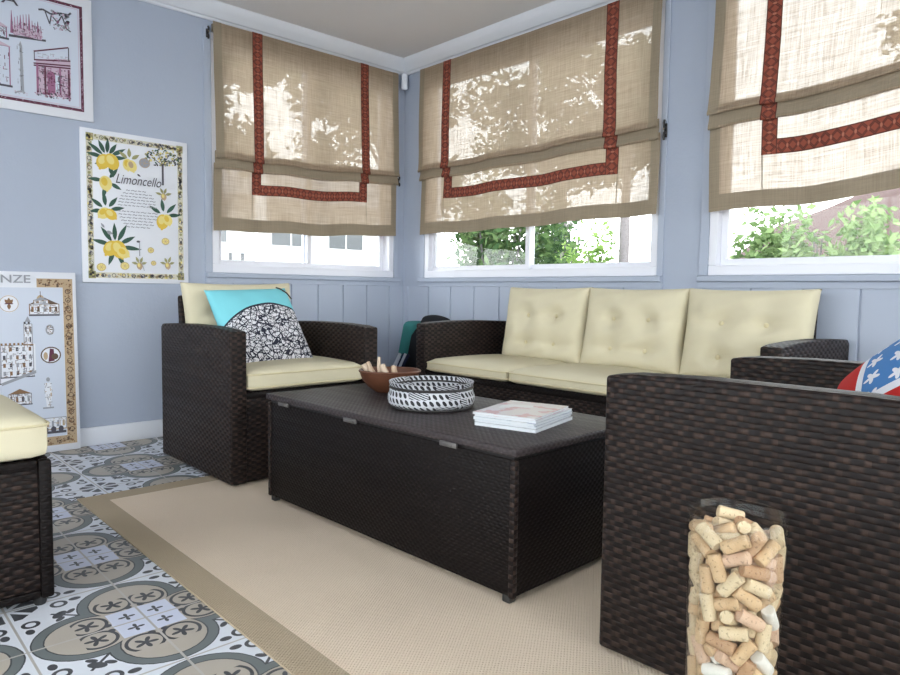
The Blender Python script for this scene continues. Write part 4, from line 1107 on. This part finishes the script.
for i, (a, b_, c, dx, dy) in enumerate(CORKS):
    zz = c * 1e-4
    if zz > .497: continue
    d = Vector((dx / 100, dy / 100, math.sqrt(max(0, 1 - dx * dx / 1e4 - dy * dy / 1e4))))
    k = rc.choices(range(6), (34, 34, 7, 5, 5, 15))[0]
    nck += 1; top = nck == 1
    if top: k = 1
    o = bpy.data.objects.new('wine_cork', ckm[k]); COL.objects.link(o)
    o.location = (VX + a * 1e-4 * VS, VY + b_ * 1e-4 * VS, VZ + zz)
    o.rotation_euler = d.to_track_quat('Z', 'Y').to_euler()
    lab = '%s wine cork among the others in the tall glass vase' % CKN[k]; grp = '%s corks in the glass vase' % CKN[k]
    if top: tag(o, 'topmost cork of the heap in the glass vase', 'cork')
    else: tag(o, lab, 'cork', grp)

# ------------------------------------------------------------------ bag in the corner behind the sofa arm
def bag():
    r = thing('beach_bag', 'teal and black bag leaning in the corner behind the sofa arm', 'bag', (-3.555, 2.98, 0))
    teal = m_fabric('teal_bag_fabric', (.035, .17, .165)); blk = m_fabric('black_bag_fabric', (.012, .013, .016)); navy = m_fabric('navy_strap_fabric', (.015, .02, .055)); wh = m_fabric('white_strap_fabric', (.6, .62, .68))
    mt = Matrix.Rotation(.27, 4, 'Y')
    bm = NB(); softbox(bm, .24, .15, .57, .05, .02, mtx=Matrix.Translation((-.02, 0, .035)) @ mt); obj('body', bm, blk, r)
    bm = NB(); softbox(bm, .105, .165, .25, .03, .01, mtx=Matrix.Translation((.02, -.005, .385)) @ mt @ Matrix.Translation((-.07, 0, 0))); obj('side_pocket', bm, teal, r)
    bm = NB(); softbox(bm, .22, .12, .07, .03, .03, mtx=Matrix.Translation((.21, 0, .605)) @ Matrix.Rotation(.08, 4, 'Y')); obj('top_flap', bm, blk, r)
    for k, (x0, x1, m) in enumerate(((-.10, -.16, navy), (-.075, -.10, wh), (-.04, -.05, navy), (-.12, -.18, wh))):
        bm = NB(); tube(bm, [(x0 + .09, -.088 - .006 * k, .44), (x0 + .05, -.10 - .006 * k, .36), (x1 + .01, -.105 - .006 * k, .2), (x1 - .01, -.105 - .006 * k, .014)], .011, 8)
        obj('strap', bm, m, r)
bag()

# ------------------------------------------------------------------ outside
GZ = -.35
def m_ground():
    m, b = newmat('pale_gravel_ground'); n = noise(tex('Object'), 1.2, 4); n2 = noise(tex('Object'), 30, 2)
    setb(b, mixc(n * .6 + n2 * .4, (.42, .405, .39), (.55, .535, .515)), .9, spec=.1); return m
bm = NB(); box(bm, -45, 30, -30, 60, GZ - .2, GZ); struct(obj('ground', bm, m_ground(), smooth=False))
# planted bank rising behind the rightmost window
def m_bank():
    m, b = newmat('brown_mulch_bank'); n = noise(tex('Object'), 3, 5); n2 = noise(tex('Object'), 25, 3)
    setb(b, mixc(n * .5 + n2 * .5, (.055, .036, .032), (.15, .105, .10)), .95, spec=.05); return m
bm = NB(); nx, ny = 30, 12; g = []
for j in range(ny + 1):
    row = []
    for i in range(nx + 1):
        x = -7.2 + i * .45; y = 11.0 + j * .6
        t = min(1, j / 7); hgt = 3.3 * t * t * (3 - 2 * t) * (1 - .5 * max(0, (-4.4 - x) / 2.8) ** 1.5 if x < -4.4 else 1)
        row.append(bm.verts.new((x, y, GZ + hgt + .12 * math.sin(x * 1.7 + j) + .06 * R.random())))
    g.append(row)
for j in range(ny):
    for i in range(nx): bm.faces.new([g[j][i], g[j][i + 1], g[j + 1][i + 1], g[j + 1][i]])
struct(obj('hillside', bm, m_bank(), recalc=False))

def m_leaf(name, c1, c2):
    m, b = newmat(name); oi = TREE.nodes.new('ShaderNodeNewGeometry')
    rnd = X(oi.outputs['Random Per Island']); col = mixc(rnd, c1, c2)
    df = TREE.nodes.new('ShaderNodeBsdfDiffuse'); tr = TREE.nodes.new('ShaderNodeBsdfTranslucent')
    put(df.inputs[0], col); put(tr.inputs[0], col)
    ms = TREE.nodes.new('ShaderNodeMixShader'); ms.inputs[0].default_value = .4
    TREE.links.new(df.outputs[0], ms.inputs[1]); TREE.links.new(tr.outputs[0], ms.inputs[2]); TREE.links.new(ms.outputs[0], TREE.nodes['Material Output'].inputs[0]); TREE.nodes.remove(b)
    return m
L_DARK = m_leaf('dark_hedge_leaves', (.035, .075, .03), (.13, .20, .075)); L_LIGHT = m_leaf('light_shrub_leaves', (.12, .22, .05), (.30, .42, .13)); L_PALE = m_leaf('pale_shrub_leaves', (.09, .15, .055), (.25, .33, .15))
L_TREE = m_leaf('tree_leaves', (.045, .075, .045), (.12, .175, .10))
M_BARK = m_wood('grey_bark', (.10, .085, .085), (.19, .165, .165))
def leaves(name, blobs, n, size, mat, parent, seed):
    rr = random.Random(seed); V = []; F = []
    tot = sum(b[3] * b[4] * b[5] for b in blobs)
    for (cx, cy, cz, ax, ay, az) in blobs:
        for _ in range(max(1, int(n * ax * ay * az / tot))):
            d = Vector((rr.gauss(0, 1), rr.gauss(0, 1), rr.gauss(0, 1))).normalized() * (rr.random() ** .45) * rr.uniform(.8, 1.1)
            p = Vector((cx + d.x * ax, cy + d.y * ay, cz + d.z * az))
            a = Vector((rr.gauss(0, 1), rr.gauss(0, 1), rr.gauss(0, .7))).normalized(); b = a.cross(Vector((rr.gauss(0, 1), rr.gauss(0, 1), rr.gauss(0, 1)))).normalized()
            s = size * rr.uniform(.6, 1.4); i = len(V)
            V += [p - a * s, p - b * s * .45, p + a * s, p + b * s * .45]; F.append((i, i + 1, i + 2, i + 3))
    return pymesh(name, [tuple(v) for v in V], F, mat, parent)
def shrub(label, x, y, w, h, mat, n, size, seed, cat='shrub'):
    r = thing('leafy_shrub', label, cat, (x, y, GZ), group=None); rr = random.Random(seed)
    blobs = [(rr.uniform(-.6, .6) * w, rr.uniform(-.35, .35) * w, h * rr.uniform(.35, .75), w * rr.uniform(.35, .6), w * rr.uniform(.3, .5), h * rr.uniform(.22, .36)) for _ in range(9)]
    blobs.append((0, 0, h * .35, w * .8, w * .5, h * .35))
    leaves('foliage', blobs, n, size, mat, r, seed)
    bm = NB()
    for k in range(7):
        a = rr.uniform(0, 2 * PI); q = rr.uniform(.2, .7) * w
        tube(bm, [(.05 * math.cos(a), .05 * math.sin(a), 0), (q * .5 * math.cos(a), q * .4 * math.sin(a), h * .4), (q * math.cos(a), q * .6 * math.sin(a), h * .8)], [.03, .02, .008], 6)
    obj('branch', bm, M_BARK, r)
def tree(label, x, y, rad, h, crown, n, size, seed, lean=0.0):
    r = thing('leafy_tree', label, 'tree', (x, y, GZ)); rr = random.Random(seed)
    bm = NB(); tube(bm, [(0, 0, 0), (.02, .01, h * .3), (lean * .5, .03, h * .65), (lean, .05, h)], [rad * 1.25, rad, rad * .9, rad * .55], 12); obj('trunk', bm, M_BARK, r)
    bm = NB()
    blobs = []
    for k in range(11):
        a = rr.uniform(0, 2 * PI); q = crown * rr.uniform(.25, .8); z = h + crown * rr.uniform(-.15, .9)
        p = (lean + q * math.cos(a), q * math.sin(a), z); blobs.append((*p, crown * rr.uniform(.25, .42), crown * rr.uniform(.25, .42), crown * rr.uniform(.18, .32)))
        tube(bm, [(lean, .05, h * .92), (lean + p[0] * .4, p[1] * .4, (h + z) / 2), p], [rad * .4, rad * .25, rad * .1], 6)
    obj('branch', bm, M_BARK, r)
    leaves('foliage', blobs, n, size, L_TREE, r, seed)
shrub('tall dark leafy hedge outside the left half of the middle window', -5.75, 6.2, .80, 2.7, L_DARK, 4200, .055, 21, 'hedge')
shrub('low bright green shrub outside the middle window, left of the tree trunk', -6.05, 8.05, .62, 2.25, L_LIGHT, 2600, .05, 22)
shrub('darker green shrub behind the bright green one outside the middle window', -7.6, 9.6, .85, 3.0, L_TREE, 2600, .06, 25)
shrub('pale green spreading shrub outside the rightmost window', -3.05, 8.6, .95, 2.4, L_PALE, 7500, .06, 23)
shrub('small pale shrub on the bank at the right of the rightmost window', -1.85, 10.2, .7, 2.2, L_PALE, 2400, .05, 24)
tree('slim grey tree trunk standing outside the middle window', -5.40, 8.24, .075, 3.3, 1.2, 2400, .09, 31)
tree('tall tree with high crown beyond the hedge of the middle window', -9.0, 11.4, .16, 3.6, 2.7, 6500, .10, 32)
tree('leafy tree shading the top of the left wall window', -10.1, 7.75, .10, 3.4, 2.2, 6500, .10, 33)
tree('second leafy tree farther left outside the left wall window', -9.7, 4.0, .10, 3.4, 1.7, 4500, .10, 34)
tree('tree with sparse crown on the bank outside the rightmost window', -2.2, 14.5, .14, 4.6, 1.9, 900, .11, 35)

shrub('grey green shrub right of the tree trunk outside the middle window', -5.9, 10.4, .45, 3.2, L_TREE, 1800, .06, 26)

def house():
    wm = flat('white_house_siding', (.72, .72, .72), .6)
    r = thing('neighbour_house', 'white neighbouring house outside the left wall window', 'house', (-13.2, 6.2, GZ))
    bm = NB(); box(bm, -2.0, 0, -4.5, 4.0, 0, 3.0)
    for k in range(14): box(bm, 0, .02, -4.5, 4.0, .2 * k, .2 * k + .17)
    obj('wall', bm, wm, r, smooth=False)
    bm = NB(); prism(bm, [(.5, 2.95), (.5, 3.05), (-1.0, 3.9), (-2.5, 3.05), (-2.5, 2.95)], 'y', -4.8, 4.3); obj('roof', bm, flat('grey_roof', (.22, .22, .24), .8), r, smooth=False)
    for y0 in (-2.7, -1.0, .9, 2.3):
        bm = NB(); box(bm, .0, .05, y0 - .05, y0 + .95, 2.08, 2.85); f = obj('window', bm, wm, r, smooth=False)
        bm = NB(); box(bm, .04, .055, y0, y0 + .43, 2.13, 2.8); box(bm, .04, .055, y0 + .47, y0 + .9, 2.13, 2.8); obj('pane', bm, flat('grey_window_glass', (.16, .17, .18), .15), f, smooth=False)
house()
def railing():
    wm = flat('white_railing_paint', (.74, .74, .75), .5); gm = flat('grey_railing_paint', (.11, .11, .115), .6)
    r = thing('porch_railing', 'porch railing with upright balusters outside the left wall window', 'railing', (-7.6, 3.62, GZ))
    bm = NB(); box(bm, -.04, .04, -.75, .28, 1.62, 1.67, .006); obj('handrail', bm, wm, r)
    bm = NB(); box(bm, -.03, .03, -.75, .28, .55, .60, .006); obj('bottom_rail', bm, wm, r)
    for k in range(6):
        bm = NB(); box(bm, -.014, .014, -.66 + k * .15, -.632 + k * .15, .60, 1.62); obj('baluster', bm, gm, r)
    bm = NB(); box(bm, -.055, .055, .28, .39, 0, 3.4, .01); obj('post', bm, wm, r)
    bm = NB(); box(bm, -1.2, 1.0, -1.2, .8, .35, .5); obj('deck', bm, gm, r)
railing()

# ------------------------------------------------------------------ daylight, camera, exposure
W_ = bpy.data.worlds.new('sky'); SC.world = W_; W_.use_nodes = True
nt = W_.node_tree; bg = nt.nodes['Background']; TREE = nt
_, _, gz = sep(tex('Generated'))
put(bg.inputs[0], mixc(clamp01(gz * 1.2), (.98, .985, .98), (.83, .915, 1.0)))
bg.inputs[1].default_value = 3.0
cam = bpy.data.cameras.new('camera'); co = bpy.data.objects.new('camera', cam); COL.objects.link(co)
F, YAW, PITCH, ROLL = 688.64, -.822677, -.06689, .01361
cam.sensor_width = 36.0; cam.lens = F / 900 * 36.0; cam.clip_start = .02; cam.clip_end = 200
fw = Vector((math.sin(YAW) * math.cos(PITCH), math.cos(YAW) * math.cos(PITCH), math.sin(PITCH)))
rt = Vector((math.cos(YAW), -math.sin(YAW), 0)); up = rt.cross(fw)
r2 = rt * math.cos(ROLL) + up * math.sin(ROLL); u2 = up * math.cos(ROLL) - rt * math.sin(ROLL)
co.matrix_world = Matrix(((r2.x, u2.x, -fw.x, 0), (r2.y, u2.y, -fw.y, 0), (r2.z, u2.z, -fw.z, .86), (0, 0, 0, 1)))
SC.camera = co
vs = SC.view_settings; vs.view_transform = 'Standard'; vs.look = 'None'; vs.gamma = 1.0; vs.use_curve_mapping = False; vs.exposure = 1.42
SC.cycles.use_denoising = True
SC.cycles.max_bounces = 10; SC.cycles.diffuse_bounces = 5; SC.cycles.transparent_max_bounces = 24; SC.cycles.caustics_reflective = False; SC.cycles.caustics_refractive = False
SC.cycles.sample_clamp_indirect = 8.0
